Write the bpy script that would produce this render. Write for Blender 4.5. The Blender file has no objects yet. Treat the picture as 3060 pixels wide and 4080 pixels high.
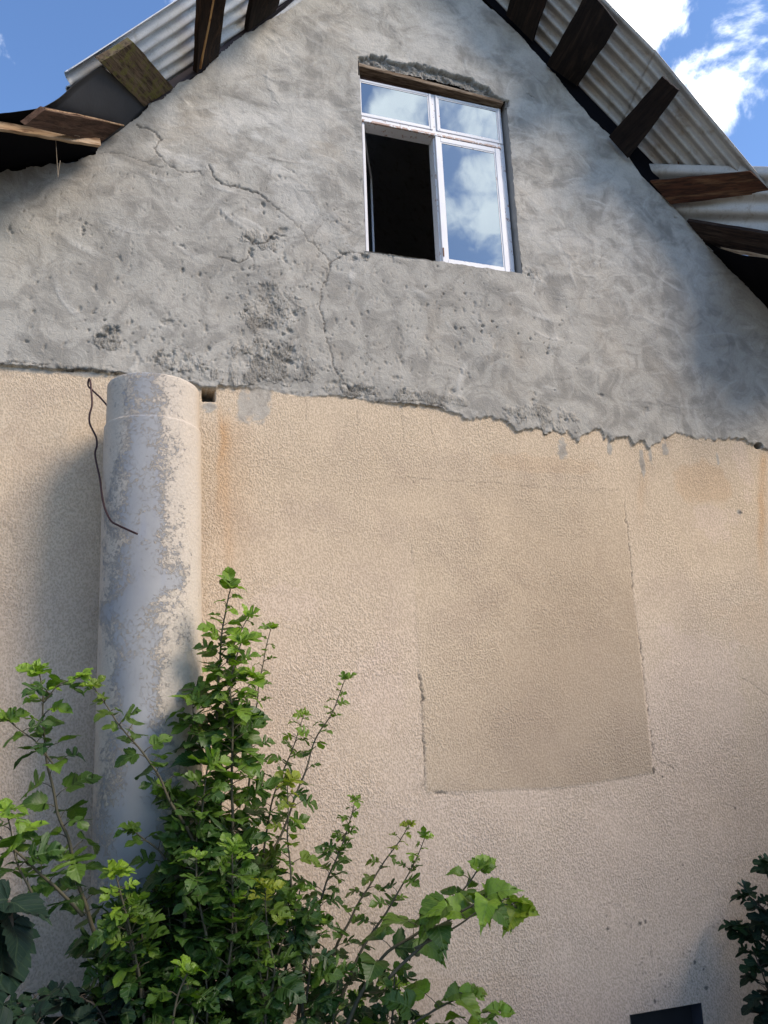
import bpy, math, random
import numpy as np
from mathutils import Vector, Matrix, noise as mnoise
R = math.radians
random.seed(7); rng = np.random.default_rng(11)
sc = bpy.context.scene
C = sc.collection

# ------------------------------------------------------------------ camera
# wall plane is y = 0, the photographer stands 4.4 m in front of it, eye level z = 0
YAW, PITCH, ROLL = R(17.85), R(14.73), R(-2.106)
FPX, PW, PH, DIST = 3080.0, 3060, 4080, 4.4
_f = Vector((math.sin(YAW)*math.cos(PITCH), math.cos(YAW)*math.cos(PITCH), math.sin(PITCH)))
_r = Vector((math.cos(YAW), -math.sin(YAW), 0)); _u = _r.cross(_f)
RT = _r*math.cos(ROLL) + _u*math.sin(ROLL); UP = -_r*math.sin(ROLL) + _u*math.cos(ROLL)
cam = bpy.data.cameras.new('camera'); co = bpy.data.objects.new('camera', cam); C.objects.link(co)
M = Matrix((RT, UP, -_f)).transposed().to_4x4(); M.translation = Vector((0, -DIST, 0))
co.matrix_world = M
cam.sensor_fit = 'VERTICAL'; cam.sensor_height = 24; cam.lens = FPX/PH*24
cam.clip_start = .05; cam.clip_end = 2000
sc.camera = co
sc.render.resolution_x = 768; sc.render.resolution_y = 1024

def ray(px, py): return (RT*(px-PW/2) - UP*(py-PH/2) + _f*FPX).normalized()
def at(px, py, d=0.0):            # point of the place that stands d metres in front of the wall
    v = ray(px, py); return Vector((0, -DIST, 0)) + v*((DIST-d)/v.y)

# ------------------------------------------------------------------ world, sun, exposure
SUN_AZ, SUN_EL = R(48), R(44)     # azimuth measured from the wall's normal towards the right
sd = Vector((math.sin(SUN_AZ)*math.cos(SUN_EL), -math.cos(SUN_AZ)*math.cos(SUN_EL), math.sin(SUN_EL)))
w = bpy.data.worlds.new('World'); sc.world = w; w.use_nodes = True
nt = w.node_tree; N = nt.nodes; Lk = nt.links; N.clear()
def nn(t, **k):
    n = N.new(t)
    for a, b in k.items(): setattr(n, a, b)
    return n
sky = nn('ShaderNodeTexSky', sky_type='NISHITA', sun_disc=False, sun_elevation=SUN_EL,
         sun_rotation=math.atan2(sd.x, sd.y), air_density=1.0, dust_density=.6, ozone_density=2.5)
tint = nn('ShaderNodeMix', data_type='RGBA', blend_type='MULTIPLY'); tint.inputs[0].default_value = 1
tint.inputs['B'].default_value = (1.52, 1.76, 2.05, 1)
tc = nn('ShaderNodeTexCoord')
mp = nn('ShaderNodeMapping'); mp.inputs['Scale'].default_value = (1, 1, 1.0)
n1 = nn('ShaderNodeTexNoise'); n1.inputs['Scale'].default_value = 7; n1.inputs['Detail'].default_value = 11; n1.inputs['Roughness'].default_value = .57; n1.inputs['Distortion'].default_value = .25
Lk.new(tc.outputs['Generated'], mp.inputs[0]); Lk.new(mp.outputs[0], n1.inputs[0])
def refl(px, py):
    v = ray(px, py); return Vector((v.x, -v.y, v.z))
# banks of cloud: direction, angular half width (deg), weight
banks = [(ray(2560, 50), 4.6, .34), (ray(2440, -150), 6, .3), (ray(2850, 110), 2.9, .31), (ray(2790, 300), 3.2, .31), (ray(3020, 260), 2.8, .27), (ray(2990, 560), 2.0, .10),
         (ray(60, 300), 1.6, .07), (refl(1620, 450), 2.6, .40), (refl(1830, 480), 2.5, .42), (refl(1900, 780), 2.7, .50), (refl(1800, 820), 2.3, .46), (refl(1995, 720), 2.2, .46), (refl(1790, 620), 1.2, .34),
         (refl(1930, 1010), 2.0, .30), (Vector((-.7, -.5, .4)), 14, .22), (Vector((.7, -.5, .6)), 12, .16)]
nrm = nn('ShaderNodeVectorMath', operation='NORMALIZE'); Lk.new(tc.outputs['Generated'], nrm.inputs[0])
acc = None
for v, ang, wt in banks:
    v = v.normalized()
    dt = nn('ShaderNodeVectorMath', operation='DOT_PRODUCT'); dt.inputs[1].default_value = v; Lk.new(nrm.outputs[0], dt.inputs[0])
    mr = nn('ShaderNodeMapRange', interpolation_type='SMOOTHSTEP'); Lk.new(dt.outputs['Value'], mr.inputs[0])
    mr.inputs['From Min'].default_value = math.cos(R(ang*1.7)); mr.inputs['From Max'].default_value = math.cos(R(ang*.25))
    mr.inputs['To Max'].default_value = wt
    if acc is None: acc = mr.outputs[0]; continue
    ad = nn('ShaderNodeMath', operation='MAXIMUM'); Lk.new(acc, ad.inputs[0]); Lk.new(mr.outputs[0], ad.inputs[1]); acc = ad.outputs[0]
ma = nn('ShaderNodeMath', operation='MULTIPLY_ADD'); Lk.new(n1.outputs['Fac'], ma.inputs[0]); ma.inputs[1].default_value = 1.5; Lk.new(acc, ma.inputs[2]); acc = ma.outputs[0]
cr = nn('ShaderNodeMapRange', interpolation_type='SMOOTHSTEP'); Lk.new(acc, cr.inputs[0])
cr.inputs['From Min'].default_value = .91; cr.inputs['From Max'].default_value = 1.12
n2 = nn('ShaderNodeTexNoise'); n2.inputs['Scale'].default_value = 11; n2.inputs['Detail'].default_value = 6; Lk.new(mp.outputs[0], n2.inputs[0])
cc = nn('ShaderNodeMix', data_type='RGBA'); Lk.new(n2.outputs['Fac'], cc.inputs[0])
cc.inputs['A'].default_value = (17, 18, 20, 1); cc.inputs['B'].default_value = (30, 30, 29, 1)
mx = nn('ShaderNodeMix', data_type='RGBA'); Lk.new(cr.outputs[0], mx.inputs[0])
Lk.new(sky.outputs[0], tint.inputs['A']); Lk.new(tint.outputs['Result'], mx.inputs['A']); Lk.new(cc.outputs['Result'], mx.inputs['B'])
bg = nn('ShaderNodeBackground'); bg.inputs[1].default_value = .105
wo = nn('ShaderNodeOutputWorld'); Lk.new(mx.outputs['Result'], bg.inputs[0]); Lk.new(bg.outputs[0], wo.inputs[0])

sl = bpy.data.lights.new('sun', 'SUN'); sl.energy = 3.7; sl.angle = R(22); sl.color = (1, .85, .69)
so = bpy.data.objects.new('sun', sl); C.objects.link(so); so.rotation_euler = sd.to_track_quat('Z', 'Y').to_euler(); so.location = (3, -8, 9)
sc.view_settings.view_transform = 'Standard'; sc.view_settings.look = 'None'; sc.view_settings.gamma = 1
sc.view_settings.exposure = 0.30

# ------------------------------------------------------------------ material kit
def mat(name):
    m = bpy.data.materials.new(name); m.use_nodes = True; t = m.node_tree; t.nodes.clear()
    o = t.nodes.new('ShaderNodeOutputMaterial'); p = t.nodes.new('ShaderNodeBsdfPrincipled')
    t.links.new(p.outputs[0], o.inputs[0])
    return m, K(t), p, o
class K:
    def __init__(s, t): s.t = t
    def n(s, ty, **k):
        n = s.t.nodes.new(ty)
        for a, b in k.items(): setattr(n, a, b)
        return n
    def l(s, a, b): s.t.links.new(a, b)
    def put(s, sock, v):
        if hasattr(v, 'is_output'): s.l(v, sock)
        else: sock.default_value = v
    def pos(s, scale=(1, 1, 1), rot=(0, 0, 0)):
        g = s.n('ShaderNodeNewGeometry'); m = s.n('ShaderNodeMapping'); m.inputs['Scale'].default_value = scale; m.inputs['Rotation'].default_value = rot
        s.l(g.outputs['Position'], m.inputs[0]); return m.outputs[0]
    def noise(s, vec, sc, det=4, rough=.55, dist=0):
        n = s.n('ShaderNodeTexNoise'); s.l(vec, n.inputs[0]); n.inputs['Scale'].default_value = sc; n.inputs['Detail'].default_value = det
        n.inputs['Roughness'].default_value = rough; n.inputs['Distortion'].default_value = dist; return n.outputs['Fac']
    def voro(s, vec, sc, feat='F1', rnd=1):
        n = s.n('ShaderNodeTexVoronoi', feature=feat); s.l(vec, n.inputs[0]); n.inputs['Scale'].default_value = sc; n.inputs['Randomness'].default_value = rnd; return n.outputs['Distance']
    def ramp(s, v, a, b, lo=0, hi=1):
        n = s.n('ShaderNodeMapRange', interpolation_type='SMOOTHSTEP'); s.l(v, n.inputs[0])
        n.inputs['From Min'].default_value = a; n.inputs['From Max'].default_value = b; n.inputs['To Min'].default_value = lo; n.inputs['To Max'].default_value = hi; return n.outputs[0]
    def mix(s, f, a, b, mode='MIX'):
        n = s.n('ShaderNodeMix', data_type='RGBA', blend_type=mode)
        s.put(n.inputs[0], f); s.put(n.inputs['A'], a); s.put(n.inputs['B'], b); return n.outputs['Result']
    def m(s, op, a, b=0.0, clamp=False):
        n = s.n('ShaderNodeMath', operation=op, use_clamp=clamp); s.put(n.inputs[0], a); s.put(n.inputs[1], b); return n.outputs[0]
    def bump(s, h, st, dist, prev=None):
        n = s.n('ShaderNodeBump'); n.inputs['Strength'].default_value = st; n.inputs['Distance'].default_value = dist; s.l(h, n.inputs['Height'])
        if prev is not None: s.l(prev, n.inputs['Normal'])
        return n.outputs[0]
    def attr(s, name):
        a = s.n('ShaderNodeAttribute', attribute_name=name); x = s.n('ShaderNodeSeparateColor'); s.l(a.outputs['Color'], x.inputs[0]); return x.outputs
def c4(r, g, b): return (r, g, b, 1)

# the plastered and roughcast gable
m_wall, k, p, o = mat('gable_render')
A1 = k.attr('masks'); A2 = k.attr('stains'); V = k.pos()
cem = k.mix(k.noise(V, 1.6, 5, .6, .5), c4(.335, .312, .268), c4(.475, .45, .395))
cem = k.mix(k.ramp(k.noise(V, 4.5, 6, .65, 1.2), .42, .62, 0, .85), cem, c4(.25, .235, .205))
cem = k.mix(A2[2], cem, c4(.62, .595, .54))
cem = k.mix(k.ramp(k.noise(V, 2.3, 4, .6), .5, .72, 0, .35), cem, c4(.40, .345, .27))
cem = k.mix(k.ramp(k.noise(V, 60, 3, .7), .3, .8, 0, .28), cem, c4(.2, .19, .18))
bei = k.mix(k.noise(V, 1.1, 4, .55), c4(.575, .455, .32), c4(.67, .54, .39))
bei = k.mix(k.ramp(k.noise(V, 2.4, 5, .6, .6), .46, .72, 0, .55), bei, c4(.48, .375, .28))
bei = k.mix(A1[2], bei, c4(.56, .34, .17))
bei = k.mix(A2[0], bei, c4(.27, .19, .12))
bei = k.mix(A2[1], bei, c4(.66, .525, .42))
worm = k.voro(k.pos((1, 1, .72)), 112, 'SMOOTH_F1'); worm2 = k.noise(k.pos((1, 1, .6)), 165, 2, .5, .9)
grain = k.m('ADD', k.m('MULTIPLY', worm, .9), k.m('MULTIPLY', worm2, .9))
bei = k.mix(k.ramp(grain, .62, 1.05, .42, 0), bei, c4(.30, .22, .145))
col = k.mix(A1[0], bei, cem)
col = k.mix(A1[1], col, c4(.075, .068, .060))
k.l(col, p.inputs['Base Color']); p.inputs['Roughness'].default_value = .93; p.inputs['Specular IOR Level'].default_value = .15
inv = k.m('SUBTRACT', 1.0, A1[0])
soft = k.m('MULTIPLY', A2[0], .0)
h1 = k.m('MULTIPLY', grain, k.m('MULTIPLY', inv, k.m('SUBTRACT', 1.0, soft)))
hc = k.m('ADD', k.m('MULTIPLY', k.noise(V, 22, 6, .62, 1.3), .8), k.m('MULTIPLY', k.noise(V, 120, 2, .6), .25))
h2 = k.m('MULTIPLY', hc, A1[0])
b1 = k.bump(k.m('MULTIPLY', h1, k.ramp(k.noise(V, 1.7, 4, .6), .35, .65, .35, 1.05)), .8, .0065); atn = k.n('ShaderNodeAttribute', attribute_name='masks'); crumb = atn.outputs['Alpha']
cn = k.noise(k.pos((1.25, 1, .62)), 46, 7, .78, .9); flk = k.voro(k.pos((1.3, 1, .7)), 58, 'F1')
b2 = k.bump(k.m('MULTIPLY', k.m('ADD', cn, k.m('MULTIPLY', flk, .45)), crumb), 1.0, .026, k.bump(h2, .6, .012, b1))
k.l(b2, p.inputs['Normal'])

def simple(name, base, rough=.7, n=None, metal=0, spec=.4):
    m, k, p, o = mat(name); V = k.pos()
    c = k.mix(k.noise(V, n or 20, 5, .6), c4(*[x*.75 for x in base]), c4(*[min(1, x*1.2) for x in base]))
    k.l(c, p.inputs['Base Color']); p.inputs['Roughness'].default_value = rough; p.inputs['Metallic'].default_value = metal
    p.inputs['Specular IOR Level'].default_value = spec
    k.l(k.bump(k.noise(V, (n or 20)*4, 4), .25, .004), p.inputs['Normal']); return m

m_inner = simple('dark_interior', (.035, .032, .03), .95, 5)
m_plain = simple('plain_render', (.36, .34, .31), .95, 6)
m_brick = simple('old_masonry', (.30, .24, .19), .95, 8)

def wood(name, c_dark, c_mid, c_lit, grain_dir, moss=0.0, amt=.5):
    # grain runs along grain_dir (a world direction)
    m, k, p, o = mat(name)
    q = Vector(grain_dir).normalized().rotation_difference(Vector((1, 0, 0))).to_euler()
    g = k.n('ShaderNodeNewGeometry'); mp = k.n('ShaderNodeMapping'); mp.inputs['Rotation'].default_value = q; k.l(g.outputs['Position'], mp.inputs[0])
    mp2 = k.n('ShaderNodeMapping'); mp2.inputs['Scale'].default_value = (1.6, 16, 16); k.l(mp.outputs[0], mp2.inputs[0]); W = mp2.outputs[0]
    V = k.pos()
    f = k.noise(W, 4, 6, .65, .6)
    c = k.mix(k.ramp(f, .35, .62), c4(*c_dark), c4(*c_mid))
    c = k.mix(k.m('MULTIPLY', k.ramp(k.noise(W, 1.3, 5, .65, .5), .50, .66), amt), c, c4(*c_lit))
    if moss: c = k.mix(k.ramp(k.noise(V, 16, 5, .65), .48, .64, 0, moss), c, c4(.13, .12, .03))
    k.l(c, p.inputs['Base Color']); p.inputs['Roughness'].default_value = .85; p.inputs['Specular IOR Level'].default_value = .2
    k.l(k.bump(k.m('ADD', f, k.m('MULTIPLY', k.noise(W, 18, 3), .5)), .8, .006), p.inputs['Normal']); return m

# corrugated sheets
def sheet_mat(name, a, b, stain):
    m, k, p, o = mat(name); V = k.pos()
    c = k.mix(k.noise(V, 5, 6, .65, .5), c4(*a), c4(*b))
    c = k.mix(k.ramp(k.noise(V, 13, 6, .7, .4), .5, .72, 0, .7), c, c4(*stain))
    c = k.mix(k.ramp(k.noise(V, 130, 2, .6), .45, .8, 0, .4), c, c4(a[0]*.6, a[1]*.6, a[2]*.6))
    k.l(c, p.inputs['Base Color']); p.inputs['Roughness'].default_value = .55; p.inputs['Metallic'].default_value = .25
    k.l(k.bump(k.noise(V, 45, 5, .6), .35, .004), p.inputs['Normal']); return m
m_sheetL = sheet_mat('cement_sheet_grey', (.50, .51, .52), (.68, .68, .67), (.36, .34, .29))
m_sheetR = sheet_mat('cement_sheet_weathered', (.36, .35, .33), (.54, .52, .48), (.24, .19, .13))
m_felt = simple('roofing_felt', (.030, .032, .036), .7, 9)
m_black = simple('eave_shade_plate_black', (.006, .006, .008), .95, 9, spec=.05)  # near-black stands in for deep shade under the eaves; also the dark plate
m_plum = simple('plum_painted_strip', (.060, .046, .052), .6, 9)

# flaking pipe
m_pipe, k, p, o = mat('asbestos_cement_pipe'); V = k.pos(); A = k.attr('cover')
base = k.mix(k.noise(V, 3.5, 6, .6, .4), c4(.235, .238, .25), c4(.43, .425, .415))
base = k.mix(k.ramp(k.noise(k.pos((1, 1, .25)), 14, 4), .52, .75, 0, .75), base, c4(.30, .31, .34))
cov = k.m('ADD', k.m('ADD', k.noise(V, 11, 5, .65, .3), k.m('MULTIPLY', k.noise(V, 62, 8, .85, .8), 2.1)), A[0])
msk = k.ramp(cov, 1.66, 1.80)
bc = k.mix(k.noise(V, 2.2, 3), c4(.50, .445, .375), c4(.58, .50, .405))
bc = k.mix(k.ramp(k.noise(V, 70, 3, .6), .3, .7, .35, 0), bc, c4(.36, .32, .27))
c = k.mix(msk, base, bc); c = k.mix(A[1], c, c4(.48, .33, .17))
k.l(c, p.inputs['Base Color']); p.inputs['Roughness'].default_value = .85; p.inputs['Specular IOR Level'].default_value = .25
hh = k.m('ADD', msk, k.m('MULTIPLY', k.m('MULTIPLY', msk, k.noise(V, 75, 3, .6)), .9))
k.l(k.bump(hh, .7, .006), p.inputs['Normal'])

# painted window timber
m_white, k, p, o = mat('peeling_white_paint'); V = k.pos(); A = k.attr('wear')
f = k.noise(V, 26, 6, .7, .4)
c = k.mix(k.noise(V, 7, 3), c4(.60, .60, .62), c4(.74, .74, .75))
peel = k.ramp(k.m('ADD', f, A[0]), .80, .86)
c = k.mix(k.ramp(k.noise(V, 40, 4, .7), .58, .78, 0, .45), c, c4(.42, .37, .33))
c = k.mix(peel, c, k.mix(k.noise(V, 60, 3), c4(.30, .16, .11), c4(.46, .34, .28)))
k.l(c, p.inputs['Base Color']); p.inputs['Roughness'].default_value = .5
k.l(k.bump(k.m('SUBTRACT', 1.0, peel), .5, .002), p.inputs['Normal'])
m_glass, k, p, o = mat('window_glass'); V = k.pos()
p.inputs['Base Color'].default_value = c4(.006, .010, .014); p.inputs['Roughness'].default_value = .015; p.inputs['IOR'].default_value = 3.0
p.inputs['Specular Tint'].default_value = c4(.80, .92, 1)
k.l(k.bump(k.noise(V, 2.2, 2), .05, .02), p.inputs['Normal'])
dust = k.ramp(k.noise(V, 160, 3, .7), .62, .8, 0, .25); k.l(k.mix(dust, c4(.006, .010, .014), c4(.25, .27, .27)), p.inputs['Base Color'])

m_wire = simple('rusty_wire', (.045, .022, .022), .45, 60, .5)
m_ground = simple('bare_earth', (.20, .17, .13), 1, 3)
m_cellar_dark = simple('shutter_dark_metal', (.018, .02, .024), .6, 12)  # plain dark grey for the shutter and two of the reveals
m_slate = simple('blue_grey_reveal', (.055, .065, .09), .8, 12)

def leaf_mat(name, deep, young, back=.4):
    m, k, p, o = mat(name); A = k.attr('leaf')
    uv = k.n('ShaderNodeUVMap', uv_map='UVMap'); s = k.n('ShaderNodeSeparateXYZ'); k.l(uv.outputs[0], s.inputs[0])
    ax = k.m('ABSOLUTE', k.m('SUBTRACT', s.outputs[0], .5))
    st = k.m('FRACT', k.m('MULTIPLY', k.m('SUBTRACT', s.outputs[1], k.m('MULTIPLY', ax, .9)), 7.0))
    vein = k.m('MAXIMUM', k.ramp(ax, .012, .03, 1, 0), k.m('MULTIPLY', k.ramp(k.m('ABSOLUTE', k.m('SUBTRACT', st, .5)), .05, .14, 1, 0), .55))
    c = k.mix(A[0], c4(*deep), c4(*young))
    c = k.mix(k.m('MULTIPLY', A[1], .5), c, c4(deep[0]*.5, deep[1]*.62, deep[2]*.9))
    c = k.mix(A[2], c, c4(.34, .33, .03))
    c = k.mix(k.m('MULTIPLY', vein, .18 if deep[1] > .05 else .06), c, c4(.26, .36, .14))
    c = k.mix(k.ramp(k.noise(k.pos(), 60, 3), .4, .75, 0, .3), c, c4(deep[0]*.6, deep[1]*.6, deep[2]*.6))
    k.l(c, p.inputs['Base Color']); p.inputs['Roughness'].default_value = .42 if deep[1] > .05 else .6; p.inputs['Specular IOR Level'].default_value = .45 if deep[1] > .05 else .2
    k.l(k.bump(vein, .5, .004), p.inputs['Normal'])
    tr = k.n('ShaderNodeBsdfTranslucent'); k.l(k.mix(1.0, c, c4(1.25, 1.5, .55), 'MULTIPLY'), tr.inputs[0])
    ms = k.n('ShaderNodeMixShader'); ms.inputs[0].default_value = back
    k.l(p.outputs[0], ms.inputs[1]); k.l(tr.outputs[0], ms.inputs[2]); k.l(ms.outputs[0], o.inputs[0]); return m
m_leaf = leaf_mat('mulberry_leaf', (.026, .072, .013), (.24, .39, .028), .36)
m_dleaf = leaf_mat('dark_leathery_leaf', (.008, .022, .014), (.03, .07, .02), .08)
m_stem = simple('green_brown_bark', (.085, .075, .045), .8, 40)
m_bark = simple('grey_brown_bark', (.07, .055, .04), .9, 30)

# ------------------------------------------------------------------ object kit
def tag(o, label, cat, group=None, kind=None):
    o['label'] = label; o['category'] = cat
    if group: o['group'] = group
    if kind: o['kind'] = kind
def thing(name, label, cat, loc=(0, 0, 0), group=None):
    o = bpy.data.objects.new(name, None); C.objects.link(o); o.location = loc; o.empty_display_size = .1; tag(o, label, cat, group); return o
def worldloc(o):
    v = Vector((0, 0, 0))
    while o is not None: v += o.location; o = o.parent
    return v
def obj(name, verts, faces, m, parent=None, smooth=False, label=None):
    L = worldloc(parent) if parent else Vector((0, 0, 0))
    me = bpy.data.meshes.new(name); me.from_pydata([tuple(Vector(v)-L) for v in verts], [], faces); me.update()
    me.materials.append(m)
    if smooth: me.polygons.foreach_set('use_smooth', [True]*len(me.polygons))
    o = bpy.data.objects.new(name, me); C.objects.link(o)
    if parent: o.parent = parent
    if label: o['label'] = label
    return o
class MB:
    def __init__(s): s.v = []; s.f = []
    def box(s, a, b, j=0):
        (x0, y0, z0), (x1, y1, z1) = a, b; n = len(s.v)
        s.v += [(x, y, z) for z in (z0, z1) for x, y in ((x0, y0), (x1, y0), (x1, y1), (x0, y1))]
        s.f += [tuple(n+i for i in q) for q in ((0, 3, 2, 1), (4, 5, 6, 7), (0, 1, 5, 4), (1, 2, 6, 5), (2, 3, 7, 6), (3, 0, 4, 7))]; return s
    def hexa(s, bot, top):       # two quads of four points
        n = len(s.v); s.v += [tuple(q) for q in bot] + [tuple(q) for q in top]
        s.f += [tuple(n+i for i in q) for q in ((0, 3, 2, 1), (4, 5, 6, 7), (0, 1, 5, 4), (1, 2, 6, 5), (2, 3, 7, 6), (3, 0, 4, 7))]; return s
    def tube(s, pts, rad, seg=6):
        pts = [Vector(q) for q in pts]; n0 = len(s.v); prev = None
        for i, q in enumerate(pts):
            t = (pts[min(i+1, len(pts)-1)] - pts[max(i-1, 0)]).normalized()
            a = (prev or Vector((.31, -.7, .2))); a = (a - t*a.dot(t)).normalized(); prev = a; b = t.cross(a)
            r = rad[i] if hasattr(rad, '__len__') else rad
            for j in range(seg):
                th = 2*math.pi*j/seg; s.v.append(tuple(q + a*(r*math.cos(th)) + b*(r*math.sin(th))))
        for i in range(len(pts)-1):
            for j in range(seg):
                A = n0+i*seg+j; B = n0+i*seg+(j+1) % seg; s.f.append((A, B, B+seg, A+seg))
        s.f.append(tuple(n0+j for j in range(seg))[::-1]); e = n0+(len(pts)-1)*seg; s.f.append(tuple(e+j for j in range(seg))); return s
    def build(s, name, m, parent=None, smooth=False, label=None, bev=0):
        o = obj(name, s.v, s.f, m, parent, smooth, label)
        if bev:
            b = o.modifiers.new('bevel', 'BEVEL'); b.width = bev; b.segments = 2; b.limit_method = 'ANGLE'
        return o
def smoothline(pts, n=6):
    pts = [Vector(q) for q in pts]; out = []
    for i in range(len(pts)-1):
        p0 = pts[max(i-1, 0)]; p1 = pts[i]; p2 = pts[i+1]; p3 = pts[min(i+2, len(pts)-1)]
        for k_ in range(n):
            t = k_/n
            out.append(.5*((2*p1) + (p2-p0)*t + (2*p0-5*p1+4*p2-p3)*t*t + (3*p1-p0-3*p2+p3)*t**3))
    out.append(pts[-1]); return out

# ------------------------------------------------------------------ numpy noise
TAB = rng.random((512, 512)).astype(np.float32)
def vnoise(x, z):
    xi = np.floor(x).astype(int); zi = np.floor(z).astype(int); fx = x-xi; fz = z-zi
    fx = fx*fx*(3-2*fx); fz = fz*fz*(3-2*fz)
    a = TAB[xi & 511, zi & 511]; b = TAB[(xi+1) & 511, zi & 511]; c = TAB[xi & 511, (zi+1) & 511]; d = TAB[(xi+1) & 511, (zi+1) & 511]
    return (a*(1-fx)+b*fx)*(1-fz) + (c*(1-fx)+d*fx)*fz
def fbm(x, z, f, o=4, g=.5, off=0):
    s = 0; a = 1; t = 0
    for i in range(o):
        s = s + a*vnoise(x*f+17.3*i+off, z*f+9.1*i+off*2); t += a; a *= g; f *= 2.03
    return s/t
def sstep(a, b, v):
    t = np.clip((v-a)/(b-a), 0, 1); return t*t*(3-2*t)

# ------------------------------------------------------------------ ground
GZ = -2.75
gm = MB(); gm.v = [(-400, -400, GZ), (400, -400, GZ), (400, 400, GZ), (-400, 400, GZ)]; gm.f = [(0, 1, 2, 3)]
g = gm.build('ground', m_ground); g['kind'] = 'structure'

# ------------------------------------------------------------------ the house
house = thing('house', 'old gabled house with rough grey cement above tan roughcast and one attic window', 'house', (2.0, 0, GZ))
def w2(pl, d=0): return [(lambda q: (q.x, q.z))(at(x, y, d)) for x, y in pl]
LEFT_RAKE = [(-420, 760), (0, 690), (300, 648), (384, 619), (392, 580), (423, 541), (486, 509), (549, 478), (596, 423), (650, 400), (705, 345), (807, 298), (854, 243), (956, 157), (1066, 86), (1222, 0)]
RIGHT_RAKE = [(1937, 22), (2069, 146), (2200, 299), (2346, 474), (2433, 543), (2492, 605), (2550, 700), (2623, 758), (2681, 824), (2798, 970), (2871, 1050), (3060, 1240), (3300, 1500)]
lr = w2(LEFT_RAKE); rr = w2(RIGHT_RAKE)
# apex, where both rakes meet above the frame
(ax0, az0), (ax1, az1) = lr[-6], lr[-1]; (bx0, bz0), (bx1, bz1) = rr[0], rr[4]
s1 = (az1-az0)/(ax1-ax0); s2 = (bz1-bz0)/(bx1-bx0)
apx = (bz0 - s2*bx0 - az1 + s1*ax1)/(s1-s2); apz = az1 + s1*(apx-ax1)
rake = sorted(lr + [(apx, apz)] + rr)
RX = np.array([q[0] for q in rake]); RZ = np.array([q[1] for q in rake])
print('apex', apx, apz, 'left end', lr[0], 'right end', rr[-1])
XL, XR = -2.2, rr[-1][0]

# window opening in the wall plane
ox0 = at(1437, 400).x - .004; ox1 = at(2045, 750).x; oz0 = (at(1465, 1004).z + at(2083, 1097).z)/2; oz1 = at(2010, 405).z
# cellar opening
cxa = at(2510, 4045); cxb = at(2792, 3995); cx0, cx1, cz1 = cxa.x, cxb.x, (cxa.z+cxb.z)/2; cz0 = GZ+.12
print('opening', ox0, ox1, oz0, oz1, 'cellar', cx0, cx1, cz1)

ST = .0065
def lines(a, b, keys, st=ST):
    ks = sorted([a, b] + [q for q in keys if a < q < b]); out = []
    for i in range(len(ks)-1):
        n = max(1, int(round((ks[i+1]-ks[i])/st))); out += list(np.linspace(ks[i], ks[i+1], n+1)[:-1])
    out.append(ks[-1]); return np.array(out)
xs = np.concatenate([np.linspace(XL, -1.12, 24)[:-1], lines(-1.12, 4.95, (ox0, ox1, cx0, cx1)), np.linspace(4.95, max(XR, 5.0), 12)[1:]])
zs = np.concatenate([lines(GZ, -2.0, (cz0,), .06)[:-1], lines(-2.0, 5.75, (oz0, oz1, cz1)), np.linspace(5.75, apz+.1, 20)[1:]])
X, Z = np.meshgrid(xs, zs, indexing='ij')
nx, nz = X.shape
# grey plaster / beige roughcast edge
EDGE = [(-900, 1440), (0, 1454), (100, 1462), (181, 1472), (271, 1477), (380, 1482), (470, 1490), (600, 1510), (787, 1536), (800, 1548), (858, 1550), (870, 1542), (1040, 1549), (1175, 1577), (1356, 1581), (1500, 1603), (1660, 1615), (1770, 1632), (1840, 1660),
        (1875, 1682), (1900, 1663), (2000, 1672), (2040, 1700), (2060, 1722), (2090, 1706), (2120, 1717), (2150, 1706), (2170, 1738), (2200, 1708), (2230, 1730), (2262, 1722), (2280, 1748), (2305, 1760), (2320, 1742), (2360, 1718), (2395, 1712), (2405, 1745),
        (2430, 1752), (2500, 1740), (2512, 1765), (2530, 1770), (2560, 1752), (2580, 1790), (2600, 1778), (2640, 1745), (2690, 1730), (2780, 1748), (2850, 1754), (2930, 1743), (2960, 1755), (2990, 1775), (3060, 1792), (3400, 1850)]
e2 = w2(EDGE)
zb = np.interp(X, [q[0] for q in e2], [q[1] for q in e2])
jag = (fbm(X, Z*.35, 38, 3, .6)-.5)*.05*sstep(1.2, 2.3, X)*(1-.0*X) + (fbm(X, Z, 30, 4, .6, 5)-.5)*.028
sdz = Z - zb + jag
grey = sstep(-.004, .004, sdz)
# bare smears and drips of cement below the edge
def blob(px, py, rx, ry, sh=.35, f=40, k_=1.0):
    q = at(px, py); r = np.sqrt(((X-q.x)/rx)**2 + ((Z-q.z)/ry)**2) + (fbm(X, Z, f, 4, .6, px)-.5)*1.4*sh*2
    return sstep(1.15, .75, r)*k_
smear = np.zeros_like(X)
for a in [(1000, 1620, .10, .10, .5, 26), (1040, 1590, .06, .16, .4, 30), (130, 1478, .12, .014), (340, 1492, .12, .016), (835, 1625, .04, .03, .5), (2240, 1790, .035, .07, .5), (2560, 1850, .02, .12, .4), (2590, 1800, .016, .10), (2860, 1830, .012, .05), (2430, 1790, .02, .05), (2945, 2040, .022, .018), (2650, 1790, .03, .05, .5)]:
    smear = np.maximum(smear, blob(*a)*.8)
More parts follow.
